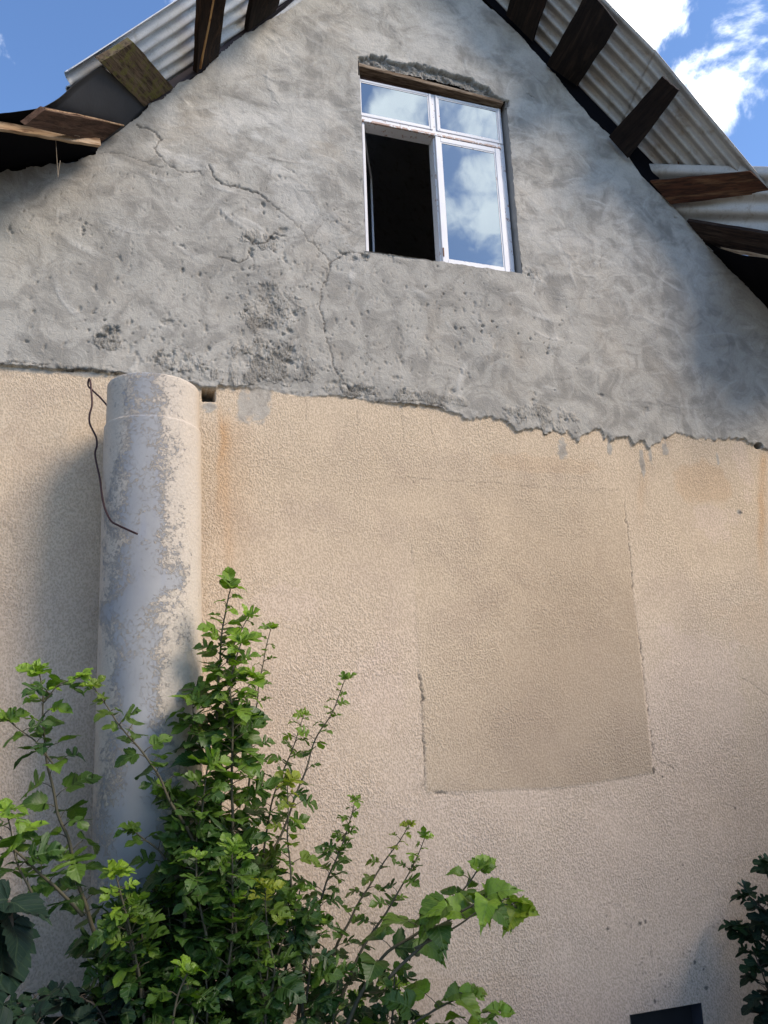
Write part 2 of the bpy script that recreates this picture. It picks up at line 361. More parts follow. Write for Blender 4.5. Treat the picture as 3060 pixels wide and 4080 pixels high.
# cracks
WOB = (X + (fbm(X, Z, 34, 4, .7, 3)-.5)*.034, Z + (fbm(X, Z, 34, 4, .7, 8)-.5)*.034)
def seg_dist(pl, wob=.006, f=62):
    q = w2(pl); d = np.full(X.shape, 9.0, np.float32)
    wx, wz = WOB
    for (x0, z0), (x1, z1) in zip(q[:-1], q[1:]):
        i0 = max(0, np.searchsorted(xs, min(x0, x1)-.06)); i1 = np.searchsorted(xs, max(x0, x1)+.06)
        j0 = max(0, np.searchsorted(zs, min(z0, z1)-.06)); j1 = np.searchsorted(zs, max(z0, z1)+.06)
        if i1 <= i0 or j1 <= j0: continue
        sx = wx[i0:i1, j0:j1]; sz = wz[i0:i1, j0:j1]; dx, dz = x1-x0, z1-z0; t = np.clip(((sx-x0)*dx+(sz-z0)*dz)/(dx*dx+dz*dz+1e-9), 0, 1)
        dd = np.hypot(sx-x0-t*dx, sz-z0-t*dz); d[i0:i1, j0:j1] = np.minimum(d[i0:i1, j0:j1], dd)
    return d
CR = [([(541, 502), (619, 533), (645, 560), (610, 595), (627, 619), (674, 670), (721, 690), (792, 690), (800, 705)], .005, .8),
      ([(392, 617), (484, 612), (550, 645), (600, 660), (645, 672)], .003, .6), ([(627, 619), (600, 650), (560, 655)], .002, .4),
      ([(831, 666), (854, 713), (893, 741), (956, 752), (1000, 765), (1027, 776), (1067, 806)], .0075, .95),
      ([(893, 741), (956, 752), (1010, 770), (1045, 785)], .006, .9),
      ([(1067, 806), (1100, 830), (1139, 858), (1180, 900), (1212, 930), (1228, 968), (1270, 972)], .003, .7),
      ([(1250, 972), (1275, 1005), (1302, 1025), (1318, 1052), (1345, 1030), (1380, 1012), (1440, 1012)], .004, .8),
      ([(1316, 1045), (1312, 1085), (1302, 1110), (1279, 1161), (1273, 1233), (1293, 1296), (1290, 1332)], .005, .85),
      ([(1280, 1065), (1300, 1080), (1302, 1110)], .003, .6), ([(1302, 1350), (1310, 1380), (1322, 1430), (1327, 1468), (1356, 1504), (1375, 1530), (1397, 1558), (1440, 1570)], .005, .85),
      ([(977, 948), (1010, 975), (1060, 970), (1090, 930), (1130, 945)], .006, .8), ([(868, 1029), (910, 1040), (960, 1050), (985, 1030), (992, 1000)], .005, .8), ([(990, 1000), (1010, 1035), (1005, 1080)], .004, .6),
      ([(1055, 760), (1070, 700), (1090, 640), (1180, 700), (1240, 770)], .0012, .45), ([(1240, 770), (1260, 830), (1290, 880), (1440, 900)], .0012, .4), ([(1290, 880), (1250, 940), (1250, 970)], .0018, .5),
      ([(1345, 690), (1330, 760), (1340, 800)], .001, .3), ([(1062, 700), (1052, 735)], .001, .4),
      ([(0, 1454), (60, 1445), (180, 1462), (200, 1452)], .004, .8), ([(250, 1476), (330, 1475), (400, 1485), (470, 1490)], .005, .85),
      ([(1500, 1603), (1560, 1600), (1680, 1600), (1740, 1610), (1790, 1640)], .004, .7),
      ([(2395, 1080), (2385, 1050), (2400, 1020)], .002, .4), ([(2090, 380), (2105, 380), (2122, 395)], .004, .8), ([(2215, 1180), (2280, 1195), (2380, 1190)], .0015, .35),
      ([(1610, 1903), (1800, 1918), (2000, 1927), (2250, 1946), (2470, 1953)], .0010, .35), ([(2490, 2000), (2492, 2050)], .002, .5), ([(2492, 2050), (2498, 2100)], .0045, .8), ([(2500, 2110), (2513, 2250), (2517, 2290)], .003, .7), ([(2515, 2280), (2520, 2340)], .004, .8),
      ([(2545, 2530), (2555, 2600)], .0055, .9), ([(2520, 2340), (2535, 2480), (2545, 2530)], .0015, .45), ([(2555, 2600), (2570, 2750), (2582, 2830), (2585, 2850)], .0035, .75), ([(2592, 2910), (2600, 2960), (2603, 3010)], .0025, .65), ([(2603, 3010), (2640, 3040), (2690, 3065)], .0018, .5),
      ([(1635, 2150), (1642, 2250)], .0018, .45), ([(1672, 2695), (1677, 2740), (1682, 2790), (1678, 2800)], .0060, .9), ([(1680, 2800), (1683, 2860), (1686, 2930)], .0018, .6), ([(1684, 2935), (1688, 3000), (1691, 3040)], .005, .85), ([(1691, 3040), (1695, 3110), (1675, 3145)], .0018, .6), ([(1725, 3157), (1775, 3165)], .0035, .7), ([(1675, 3145), (1840, 3168)], .0012, .35),
      ([(1420, 1640), (1425, 1700), (1420, 1730)], .0015, .5), ([(1600, 1660), (1605, 1720), (1612, 1760)], .001, .4), ([(1710, 1650), (1720, 1720), (1735, 1780)], .0015, .45), ([(1210, 1590), (1225, 1640), (1215, 1680)], .001, .4),
      ([(2560, 1850), (2545, 1940)], .002, .4), ([(2870, 3200), (2930, 3215), (2980, 3210)], .0015, .4), ([(2960, 2700), (3020, 2740), (3056, 2770)], .0015, .5), ([(2380, 3610), (2440, 3600), (2470, 3612)], .0015, .4),
      ([(1640, 3155), (1680, 3120)], .001, .3), ([(0, 2080), (40, 2110), (60, 2160)], .0015, .4)]
crack = np.zeros_like(X); depth = np.zeros_like(X)
for pl, wd, st in CR:
    d = seg_dist(pl); wv_ = wd*(.3+1.3*fbm(X, Z, 11, 3, .6, 51)); a = sstep(wv_*.62+.0046, wv_*.1, d); crack = np.maximum(crack, a*st*.85); depth = np.maximum(depth, a*min(.014, wd*2.2))
# pits: where small lumps have fallen from the plaster
pits = np.zeros_like(X); shade = np.zeros_like(X)
def pit(px, py, rx, rz, dp, rot=0.):
    q = at(px, py); R_ = max(rx, rz)*2.2
    i0, i1 = np.searchsorted(xs, q.x-R_), np.searchsorted(xs, q.x+R_); j0, j1 = np.searchsorted(zs, q.z-R_), np.searchsorted(zs, q.z+R_)
    if i1-i0 < 2 or j1-j0 < 2: return
    sx = X[i0:i1, j0:j1]-q.x; sz = Z[i0:i1, j0:j1]-q.z; c, s = math.cos(rot), math.sin(rot)
    r = np.hypot((sx*c+sz*s)/rx, (-sx*s+sz*c)/rz) + (fbm(sx, sz, 70, 3, .65, px)-.5)*2.2
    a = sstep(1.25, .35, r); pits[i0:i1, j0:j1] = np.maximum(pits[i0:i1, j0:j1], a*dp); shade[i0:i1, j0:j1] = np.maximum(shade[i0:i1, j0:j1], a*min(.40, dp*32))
for i in range(2300):
    px = random.uniform(0, 2000); py = random.uniform(680, 1600)
    wgt = math.exp(-((px-1080)/520)**2)*(.25+.75*(py-680)/900)*(1 if py > 760 else .4) + .10
    if py > 1050 and px > 1300: wgt += .3*math.exp(-((px-1600)/420)**2)
    if random.random() > wgt: continue
    s = random.choice((.0035, .004, .0045, .005, .006, .009)); pit(px, py, s, s*random.uniform(1.1, 3.0), random.uniform(.002, .007), random.uniform(-.5, .5))
for a in [(330, 920, .010, .035, .010), (340, 895, .012, .012, .008), (430, 1325, .03, .03, .014), (400, 1345, .03, .012, .012), (465, 1318, .018, .02, .012), (670, 1285, .05, .018, .008, .5), (1045, 820, .014, .02, .010), (1050, 850, .008, .014, .01), (1130, 920, .03, .025, .009), (1090, 950, .02, .014, .012), (1010, 965, .02, .016, .010), (1000, 1010, .018, .03, .010), (725, 1085, .01, .018, .012), (795, 1098, .008, .014, .010), (720, 985, .018, .01, .008), (105, 1368, .018, .008, .008), (380, 1150, .01, .018, .008),
          (1060, 1180, .05, .07, .008), (1090, 1240, .05, .05, .009), (1170, 1250, .022, .022, .012), (1150, 1320, .025, .02, .010), (1060, 1300, .05, .03, .008), (1100, 1420, .03, .03, .010), (1150, 1440, .035, .022, .013), (960, 1430, .05, .05, .006), (1040, 1450, .06, .05, .008), (1160, 1400, .02, .03, .010), (830, 1390, .01, .02, .009), (660, 1420, .03, .012, .009), (1340, 1530, .05, .02, .008), (1420, 1550, .05, .03, .008), (1460, 1560, .04, .02, .009), (1450, 1022, .03, .02, .012), (1410, 1035, .03, .018, .010), (2100, 1100, .03, .015, .012), (1370, 1016, .03, .014, .012),
          (1580, 1510, .04, .015, .007), (1800, 1560, .02, .02, .008), (2120, 1600, .02, .015, .006), (2390, 1575, .03, .012, .006), (2570, 1640, .04, .03, .005), (2690, 870, .014, .008, .010), (2475, 600, .02, .01, .01)]: pit(*a)
for px, py, n_ in [(1080, 1230, 40), (1080, 1430, 60), (480, 1360, 40), (1420, 1560, 40), (720, 1450, 40), (1130, 1100, 40), (2150, 1640, 25), (1780, 1240, 20), (2150, 1350, 30), (1930, 1230, 20)]:
    for i in range(n_):
        s = random.choice((.004, .005, .007, .010)); pit(random.gauss(px, 75), random.gauss(py, 60), s, s*random.uniform(.8, 2), random.uniform(.004, .010), random.uniform(-.8, .8))
crum = np.zeros_like(X)
for a in [(1080, 1230, .16, .20, .6, 12), (1130, 1440, .28, .13, .6, 14), (960, 1480, .22, .10, .6, 14), (1040, 960, .14, .06, .6, 14), (440, 1350, .09, .07, .5, 16), (1420, 1560, .16, .05, .5, 14), (700, 1440, .10, .07, .6, 14), (1400, 1025, .10, .035, .5, 14), (2110, 1100, .10, .05, .5, 14), (2180, 1680, .3, .10, .5, 10), (1700, 1590, .22, .05, .5, 12), (200, 1470, .3, .03, .4, 12)]: crum = np.maximum(crum, blob(*a))
crum = crum*sstep(.38, .64, fbm(X*1.3, Z*.8, 10, 4, .65, 71)); wpx = .035*fbm(X, Z, 17, 3, .6, 3); wpz = .05*fbm(X, Z, 15, 3, .6, 6); cr1 = fbm(X*1.5+wpx, Z*.6+wpz, 36, 4, .68, 14); cr2 = 1-np.abs(2*fbm(X+wpx, Z*.6+wpz, 22, 4, .6, 18)-1)
crH = crum*(sstep(.50, .85, cr1)*.004 + sstep(.88, .99, cr2)*.003 + .003)*(.4+1.2*fbm(X, Z, 9, 3, .5, 44))
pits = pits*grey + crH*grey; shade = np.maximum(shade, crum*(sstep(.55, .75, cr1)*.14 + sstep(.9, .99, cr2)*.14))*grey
# dark holes through the roughcast
hq = at(830, 1578); hr = np.maximum(np.abs(X-hq.x)/.037, np.abs(Z-hq.z)/.034) + (fbm(X, Z, 30, 3, .6, 5)-.5)*.5
holes = np.maximum(sstep(1.1, .85, hr), blob(3018, 1778, .034, .024, .2, 30))
spots = np.zeros_like(X)
for a in [(2604, 3070, .013, .022), (2640, 3095, .006, .008), (1648, 1921, .006, .006), (2950, 2042, .02, .01), (2420, 3700, .008, .009), (2550, 3680, .012, .012), (2572, 3672, .009, .011), (2768, 3833, .010, .013), (2803, 3862, .008, .008), (2813, 3935, .013, .010), (2608, 3988, .010, .012), (2930, 3220, .008, .008), (2722, 3446, .005, .009), (2700, 3505, .006, .005), (1930, 3577, .055, .008), (1950, 3606, .045, .004)]: spots = np.maximum(spots, blob(*a, .3, 60)*.8)
for i in range(150):
    s = random.uniform(.003, .0075); a = (random.gauss(2680, 130), random.gauss(3830, 120)); q = at(*a)
    i0, i1 = np.searchsorted(xs, q.x-.03), np.searchsorted(xs, q.x+.03); j0, j1 = np.searchsorted(zs, q.z-.03), np.searchsorted(zs, q.z+.03)
    if i1-i0 < 2 or j1-j0 < 2: continue
    r = np.hypot(X[i0:i1, j0:j1]-q.x, Z[i0:i1, j0:j1]-q.z)/s; spots[i0:i1, j0:j1] = np.maximum(spots[i0:i1, j0:j1], sstep(1.5, .5, r)*random.uniform(.25, .6))
spots *= (1-grey)
# the broken plaster band over the lintel
bt = w2([(1400, 240), (1437, 235), (1470, 225), (1533, 230), (1557, 246), (1687, 266), (1784, 295), (1871, 319), (1943, 352), (1962, 385), (2010, 405)])
lt = w2([(1437, 254), (1784, 324), (1953, 386), (2010, 410)])
zt = np.interp(X, [q[0] for q in bt], [q[1] for q in bt]) + (fbm(X, Z, 30, 3, .6, 2)-.5)*.05
LZ = lt[0][1]
brk = sstep(.006, -.006, Z-zt)*sstep(LZ-.12, LZ-.10, Z)*(X > ox0-.01)*(X < ox1+.02)
# grey smear relief etc.
swx = X + .45*fbm(X, Z, 2.2, 3, .5, 4); swz = Z + .45*fbm(X, Z, 2.2, 3, .5, 9)
ridge = 1-np.abs(2*fbm(swx*.8+swz*.5, swz*1.7-swx*.6, 4.2, 4, .55, 6)-1)
swirl = sstep(.80, .98, ridge)*sstep(.42, .62, fbm(X, Z, 1.3, 3, .5, 12)); swirl = swirl*np.clip(.25+sstep(3.0, 3.8, Z)+.6*sstep(2.2, 3.2, X), 0, 1)*.15*(.3+1.2*fbm(X, Z, 6, 3, .5, 13))
swirl = np.maximum(swirl, .35*sstep(.50, .64, fbm(X+.1*swirl, Z*1.6, 3.5, 4, .5, 21))*sstep(2.6, 3.5, Z))
# sweeps of the trowel: short arcs, feathered inside and sharp at the outer edge
sweepH = np.zeros_like(X); sweepC = np.zeros_like(X); sweepD = np.zeros_like(X)
for i in range(1000):
    cx, cz_ = random.uniform(-1.1, 4.9), random.uniform(1.9, 5.6)
    if random.random() > .18 + .82*float(sstep(2.6, 3.4, np.float64(cz_))) and cx < 2.4: continue
    Rr = random.uniform(.12, .48); w_ = random.uniform(.03, .10); a0 = random.uniform(0, 6.283); ex = random.uniform(.35, .9); k0 = random.choice((-1, 1, 1))*random.uniform(.3, 1)
    i0, i1 = np.searchsorted(xs, cx-Rr-.02), np.searchsorted(xs, cx+Rr+.02); j0, j1 = np.searchsorted(zs, cz_-Rr-.02), np.searchsorted(zs, cz_+Rr+.02)
    if i1-i0 < 4 or j1-j0 < 4: continue
    dx = X[i0:i1, j0:j1]-cx; dz = (Z[i0:i1, j0:j1]-cz_)*random.uniform(1, 1.6); r = np.hypot(dx, dz) + WOB[0][i0:i1, j0:j1]*.5 - X[i0:i1, j0:j1]*.5
    an = np.abs((np.arctan2(dz, dx)-a0+math.pi) % (2*math.pi)-math.pi)
    pf = sstep(Rr-w_, Rr-.002, r)*sstep(Rr+.010, Rr-.004, r)*sstep(ex, ex*.1, an)*(.1+1.1*fbm(r*7, an*.35, 12, 3, .6, i))
    sweepH[i0:i1, j0:j1] += pf*abs(k0)*.0034
    tgt = sweepC if k0 > 0 else sweepD; tgt[i0:i1, j0:j1] = np.maximum(tgt[i0:i1, j0:j1], pf*abs(k0))
whit = blob(950, 560, .55, .40, .5, 5)*sstep(.42, .62, fbm(X+.06*sweepC, Z*2.2+.5*X, 4.5, 4, .55, 33))*.6
swirl = np.clip(np.maximum(np.maximum(swirl, whit), sweepC*.62), 0, 1)
rough = fbm(X, Z, 26, 4, .6, 31)
H = grey*.013 + grey*(fbm(X, Z, 2.5, 3, .5, 40)-.5)*.03 + grey*(ridge-.6)*.006*sstep(2.2, 3.4, Z) + (1-grey)*(fbm(X, Z, 1.6, 3, .5, 50)-.5)*.012
H += grey*sstep(.06, .0, sdz)*(rough-.4)*.016
H += grey*sweepH; H -= depth*.6 + pits*1.15 + holes*.11
H = H*(1-brk) + brk*(-.020 + (fbm(X+.02*rough, Z*1.5, 24, 4, .65, 35)-.5)*.05)
H = np.where((Z < .5) & (X > 4.9), 0, H)
# panel of a walled up opening, a slightly different roughcast
pc = np.array(w2([(1625, 1905), (2478, 1955), (2604, 3080), (2250, 3140), (1695, 3160)])); inside = np.ones_like(X); 
n_ = len(pc); dm = np.full(X.shape, 9.)
for i in range(n_):
    x0, z0 = pc[i]; x1, z1 = pc[(i+1) % n_]; L_ = math.hypot(x1-x0, z1-z0); dm = np.minimum(dm, -((x1-x0)*(Z-z0)-(z1-z0)*(X-x0))/L_)
wgt = np.clip(sstep(0, 1.15, X-at(1640, 2600).x + .35*sstep(.6, -.4, Z))*.75+.12, 0, 1)*(.06+.94*sstep(1.75, .2, Z))
panel = sstep(-.006, .012, dm + (fbm(X, Z, 12, 4, .6, 77)-.5)*.022)*wgt*.66*(.85+.3*(fbm(X, Z, 3, 3, .5, 70)-.25))
H += sstep(-.01, .012, dm)*.003*sstep(1.0, .2, Z)
# rust coloured washes under the two holes and other tints
def streak(px, y0, y1, wd, k_):
    a, b = at(px, y0), at(px, y1); cx = a.x + (b.x-a.x)*(Z-a.z)/(b.z-a.z) + (fbm(X*0+px, Z, 3, 3)-.5)*.08
    t = (a.z-Z)/(a.z-b.z); return np.exp(-((X-cx)/wd)**2)*sstep(-.03, .08, t)*sstep(1.05, .3, t)*k_*(.6+.8*fbm(X*6, Z, 3, 3, .5, 3))
rust = np.clip(streak(905, 1640, 2650, .035, .42) + streak(872, 1600, 2300, .018, .3) + streak(945, 1650, 2500, .08, .18) + streak(3042, 1800, 2500, .035, .6) + streak(2560, 1800, 2150, .03, .25) + blob(2150, 1850, .4, .07, .4, 10, .16) + blob(2800, 1930, .25, .16, .4, 8, .30) + blob(2990, 2500, .25, .16, .5, 8, .18) + blob(820, 2900, .2, .5, .4, 5, .15) + blob(1900, 3990, .6, .12, .5, 5, .35), 0, 1)
light = np.clip(blob(2850, 2080, .20, .12, .5, 9, .45) + blob(2960, 1850, .07, .25, .5, 9, .45) + blob(2790, 2740, .34, .42, .5, 6, .75) + blob(1500, 2750, .14, .22, .6, 14, .45) + blob(1150, 2400, .2, .12, .5, 9, .3) + blob(1780, 3200, .3, .05, .6, 9, .3) + blob(2500, 3400, .5, .3, .5, 5, .32) + blob(1820, 3560, .06, .01, .5, 30, .3) + sstep(1.6, -.6, Z)*.75*(.5+fbm(X, Z, 1.5, 4, .5, 90)), 0, .8)
light *= 1-.7*sstep(-.01, .02, dm)
dirt_shade = np.maximum.reduce([crack, shade, smear*.0, holes*.96, spots, brk*(.0+.45*rough)])  # crack dirt and spots, with pit and hole shade painted in
dirt_shade = np.clip(np.maximum(dirt_shade, sweepD*.28*grey), 0, 1)
g_all = np.clip(np.maximum(grey, smear), 0, 1)

yy = -H
# keep the wall clear at the rakes: ragged cut just under the roof line
top = np.interp(xs, RX, RZ) + (fbm(xs, xs*0, 22, 3, .6, 61)-.5)*.035
fc = np.ones((nx-1, nz-1), bool)
mx_ = (xs[:-1]+xs[1:])/2; mz_ = (zs[:-1]+zs[1:])/2; MX, MZ = np.meshgrid(mx_, mz_, indexing='ij')
fc &= MZ < np.interp(MX, xs, top)+.004
lint_top = np.interp(MX, [q[0] for q in lt], [q[1] for q in lt])
fc &= ~((MX > ox0) & (MX < ox1) & (MZ > oz0) & (MZ < np.maximum(oz1, np.where(MX < ox1-.05, lint_top, oz1))))
fc &= ~((MX > cx0) & (MX < cx1) & (MZ > cz0) & (MZ < cz1))
# snap vertices lying just above the cut line down on to it
over = Z > top[:, None]; Zs = np.where(over & (Z < top[:, None]+ST*1.6), top[:, None], Z)
wob = (fbm(X, Z, 20, 3, .6, 99)-.5)*.02
Xs = X.copy()
near = (np.abs(X-ox1) < .03) & (Z > oz0-.03) & (Z < oz1+.03); Xs = np.where(near, X+wob*(1-np.abs(X-ox1)/.03), Xs)
near = (np.abs(Z-oz0) < .03) & (X > ox0-.03) & (X < ox1+.03); Zs = np.where(near, Zs+wob*.8*(1-np.abs(Z-oz0)/.03), Zs)
I, J = np.nonzero(fc)
idx = lambda i, j: i*nz+j
quads = np.stack([idx(I, J), idx(I+1, J), idx(I+1, J+1), idx(I, J+1)], 1)
used = np.unique(quads); remap = np.full(nx*nz, -1, np.int64); remap[used] = np.arange(len(used)); quads = remap[quads]
vv = np.stack([Xs.ravel()[used]-2.0, yy.ravel()[used], Zs.ravel()[used]-GZ], 1).astype(np.float32)
me = bpy.data.meshes.new('wall'); me.vertices.add(len(vv)); me.vertices.foreach_set('co', vv.ravel())
me.loops.add(quads.size); me.loops.foreach_set('vertex_index', quads.ravel().astype(np.int32))
me.polygons.add(len(quads)); me.polygons.foreach_set('loop_start', np.arange(0, quads.size, 4, dtype=np.int32))
me.polygons.foreach_set('use_smooth', np.ones(len(quads), bool)); me.update(calc_edges=True); me.validate()
def addcol(me, name, r, g, b, al=None):
    a = me.color_attributes.new(name, 'FLOAT_COLOR', 'POINT')
    a.data.foreach_set('color', np.stack([r, g, b, np.ones_like(r) if al is None else al], 1).astype(np.float32).ravel())
S = lambda a: a.ravel()[used]
addcol(me, 'masks', S(g_all), S(dirt_shade), S(rust), S(np.clip(np.maximum(crum*(.3+1.0*fbm(X, Z, 9, 3, .5, 44)), brk*.8)*grey, 0, 1))); addcol(me, 'stains', S(panel), S(light), S(swirl))
me.materials.append(m_wall); wall = bpy.data.objects.new('wall', me); C.objects.link(wall); wall.parent = house
wall['label'] = 'gable wall, grey cement over tan roughcast, cracked and pitted'

# body of the house behind the gable: side walls, back wall, reveals of the two openings
YB = 7.0
lz = lr[0][1]; rz = rr[-1][1]
for nm, xa, xb, zt_ in (('side_wall', XL, XL+.25, float(np.interp(XL, RX, RZ))-.05), ('side_wall', XR-.25, XR, rz-.05)):
    MB().box((xa, .03, GZ), (xb, YB, zt_)).build(nm, m_plain, house)
b = MB(); pr = [(XL, GZ), (XR, GZ)] + [(x, z-.05) for x, z in zip(RX[::-1], RZ[::-1]) if XL < x < XR]
n0 = len(pr); b.v = [(x, YB, z) for x, z in pr] + [(x, YB+.2, z) for x, z in pr]; b.f = [tuple(range(n0)), tuple(range(2*n0-1, n0-1, -1))] + [(i, i+n0, (i+1) % n0+n0, (i+1) % n0) for i in range(n0)]
b.build('back_wall', m_plain, house)
# inner skin of the gable (dark masonry behind the render), four blocks round the window
TH = .30
i = MB(); i.box((XL+.26, .16, GZ), (ox0-.01, TH, 3.25)); i.box((ox1+.01, .16, GZ), (XR-.26, TH, 3.3)); i.box((ox0-.009, .16, GZ), (ox1+.009, TH, oz0-.035)); i.box((.2, .16, oz1+.12), (3.6, TH, oz1+.25))
i.box((.3, .16, 3.26), (ox0-.01, TH, oz1+.119)); i.box((ox1+.01, .16, 3.31), (3.55, TH, oz1+.119))
i.build('inner_masonry', m_inner, house)
MB().box((XL+.26, TH+.02, 2.3), (XR-.26, YB-.05, 2.42)).build('attic_floor', m_inner, house)
def rough_strip(p0, p1, inward, dep, m, name, seg=60, amp=.006, parent=house):   # one reveal face of an opening
    p0, p1, inward = Vector(p0), Vector(p1), Vector(inward); V_, F_ = [], []
    for a in range(seg+1):
        q = p0.lerp(p1, a/seg)
        for c_ in range(7):
            t = c_/6; n_ = mnoise.noise(q*14+Vector((0, t*2, 0)))*amp
            V_.append(q + inward*dep*t + Vector((n_, 0, n_)))
    for a in range(seg):
        for c_ in range(6): j = a*7+c_; F_.append((j, j+1, j+8, j+7))
    return obj(name, V_, F_, m, parent, True)
m_rev = simple('reveal_cement', (.36, .345, .325), .95, 14)
rough_strip((ox1+.004, -.012, oz0-.02), (ox1+.004, -.012, oz1+.01), (0, 1, 0), .30, m_rev, 'window_reveal')
rough_strip((ox0-.004, -.010, oz0-.02), (ox0-.004, -.010, oz1+.10), (0, 1, 0), .30, m_rev, 'window_reveal')
rough_strip((ox0, -.016, oz0-.002), (ox1, -.016, oz0-.002), (0, 1, .02), .30, m_rev, 'window_sill')
# lintel board with its dark underside
lw = wood('lintel_timber', (.06, .036, .022), (.22, .155, .10), (.40, .33, .25), (1, 0, 0), amt=.7)
zl0, zl1 = lt[0][1], float(np.interp(ox1-.06, [q[0] for q in lt], [q[1] for q in lt]))
MB().hexa([(ox0-.01, -.004, zl0-.028), (ox1-.02, -.004, zl1-.026), (ox1-.02, .16, zl1-.026), (ox0-.01, .16, zl0-.028)], [(ox0-.01, -.004, zl0+.004), (ox1-.02, -.004, zl1+.004), (ox1-.02, .16, zl1+.004), (ox0-.01, .16, zl0+.004)]).build('lintel', lw, house, bev=.004, label='split brown timber board over the window')
# ---- window
YF = .05                                   # the frame stands back in the wall
def fz(px, py): return at(px, py, -YF)
a_, b_, c_, d_ = fz(1432, 311), fz(1991, 434), fz(1454, 1005), fz(2051, 1090)
fx0, fx1 = ox0-.012, (b_.x+d_.x)/2+.004; fz1 = (a_.z+b_.z)/2; fz0 = oz0-.015
tz1 = fz(1716, 495+30).z; tz1 = (fz(1442, 465).z + fz(1996, 577).z)/2; tz0 = (fz(1442, 492).z + fz(2006, 598).z)/2
mxc = (fz(1727, 450).x + fz(1755, 900).x)/2
print('frame', fx0, fx1, fz0, fz1, 'transom', tz0, tz1, 'mull', mxc, 'gap above frame', oz1-fz1)
win = obj('window', [(0, 0, 0)], [], m_white, house); bpy.data.objects.remove(win)
def wear(o, base):
    a = o.data.color_attributes.new('wear', 'FLOAT_COLOR', 'POINT'); n_ = len(o.data.vertices)
    a.data.foreach_set('color', [base, 0, 0, 1]*n_); return o
D0, D1 = YF, YF+.09
f = MB()
f.box((fx0, D0, fz0), (fx0+.030, D1, fz1)); f.box((fx1-.044, D0, fz0), (fx1, D1, fz1))
f.box((fx0+.0305, D0+.002, fz1-.028), (fx1-.0305, D1, fz1-.001)); f.box((fx0+.0305, D0+.002, fz0), (fx1-.0305, D1, fz0+.03))
f.box((fx0+.0305, D0-.006, tz0), (fx1-.0305, D1, tz1)); f.box((mxc-.016, D0-.002, tz1+.0005), (mxc+.016, D1, fz1-.0285)); f.box((mxc-.016, D0+.004, fz0+.0305), (mxc+.016, D1, tz0-.0005))
win = f.build('window', m_white, house, bev=.003, label='white peeling timber window of four lights, lower left one open'); wear(win, .22)
trm = MB().box((fx0+.032, D0-.022, tz0-.004), (fx1-.032, D0-.0065, tz0+.014)).build('transom_moulding', m_white, win, bev=.003); wear(trm, .36)
win_L = worldloc(win)
def sash(x0, x1, z0, z1, wd, y, name='sash', parent=win, wr=.06, pv=None, ang=0):
    s = MB(); s.box((x0, y, z0), (x0+wd, y+.035, z1)); s.box((x1-wd, y, z0), (x1, y+.035, z1)); s.box((x0+wd+.0005, y+.0015, z0), (x1-wd-.0005, y+.035, z0+wd)); s.box((x0+wd+.0005, y+.0015, z1-wd), (x1-wd-.0005, y+.035, z1))
    gl = MB().box((x0+wd-.003, y+.007, z0+wd-.003), (x1-wd+.003, y+.011, z1-wd+.003))
    if pv:
        Rm = Matrix.Rotation(ang, 3, 'Z'); pv = Vector(pv)
        for q in (s, gl): q.v = [tuple(Rm @ (Vector(v)-pv) + pv) for v in q.v]
    so_ = s.build(name, m_white, parent, bev=.004); wear(so_, wr)
    i0_, i1_ = x0+wd+.0008, x1-wd-.0008; j0_, j1_ = z0+wd+.0008, z1-wd-.0008
    if not pv:
        bd = MB(); bd.box((i0_, y+.0045, j0_), (i0_+.008, y+.006, j1_)); bd.box((i1_-.008, y+.0045, j0_), (i1_, y+.006, j1_)); bd.box((i0_+.0082, y+.0045, j0_), (i1_-.0082, y+.006, j0_+.008)); bd.box((i0_+.0082, y+.0045, j1_-.008), (i1_-.0082, y+.006, j1_)); wear(bd.build('glazing_bead', m_white, so_), .2)
    gl.build('pane', m_glass, so_); return so_
m_in = .0306
sash(fx0+.006, mxc-.0165, tz1+.001, fz1-.012, .020, D0-.012)
sash(mxc+.0165, fx1-.016, tz1+.001, fz1-.012, .020, D0-.012)
sr_ = sash(mxc-.006, fx1-.047, fz0+.032, tz0-.006, .040, D0-.020)
so2 = sash(fx0+.036, mxc-.017, fz0+.034, tz0-.004, .034, D0+.02, name='open_sash', pv=(fx0+.036, D0+.05, 0), ang=R(67.5))
hb = MB().box((fx0+.031, D0-.010, fz0+.032), (fx0+.050, D0+.03, tz0-.004)).build('hinge_strip', m_white, win, bev=.003); wear(hb, .1)
latch = MB().box((mxc-.004, D0-.026, fz0+.09), (mxc+.006, D0-.0205, fz0+.16)).build('latch', simple('rusted_latch', (.16, .08, .05), .8, 60), win, bev=.002)
# rough mortar between lintel and frame
MB().box((fx0, D0+.022, fz1+.0005), (fx1+.03, D1-.01, oz1+.10)).build('dark_packing', simple('brown_packing', (.085, .05, .04), .9, 30), house)
# ---- cellar opening low on the right
cb = MB(); cb.box((cx0-.01, .10, cz0), (cx1+.0, .13, cz1+.02)); co_ = cb.build('cellar_shutter', m_cellar_dark, house, label='dark shutter of the low cellar opening')
rough_strip((cx1+.002, -.004, cz0), (cx1+.002, -.004, cz1+.004), (0, 1, 0), .11, m_slate, 'cellar_reveal', 20, .002)
rough_strip((cx0, -.004, cz1+.002), (cx1, -.004, cz1+.002), (0, 1, 0), .11, m_cellar_dark, 'cellar_reveal', 20, .002)
rough_strip((cx0-.002, -.004, cz0), (cx0-.002, -.004, cz1+.004), (0, 1, 0), .11, m_cellar_dark, 'cellar_reveal', 20, .002)

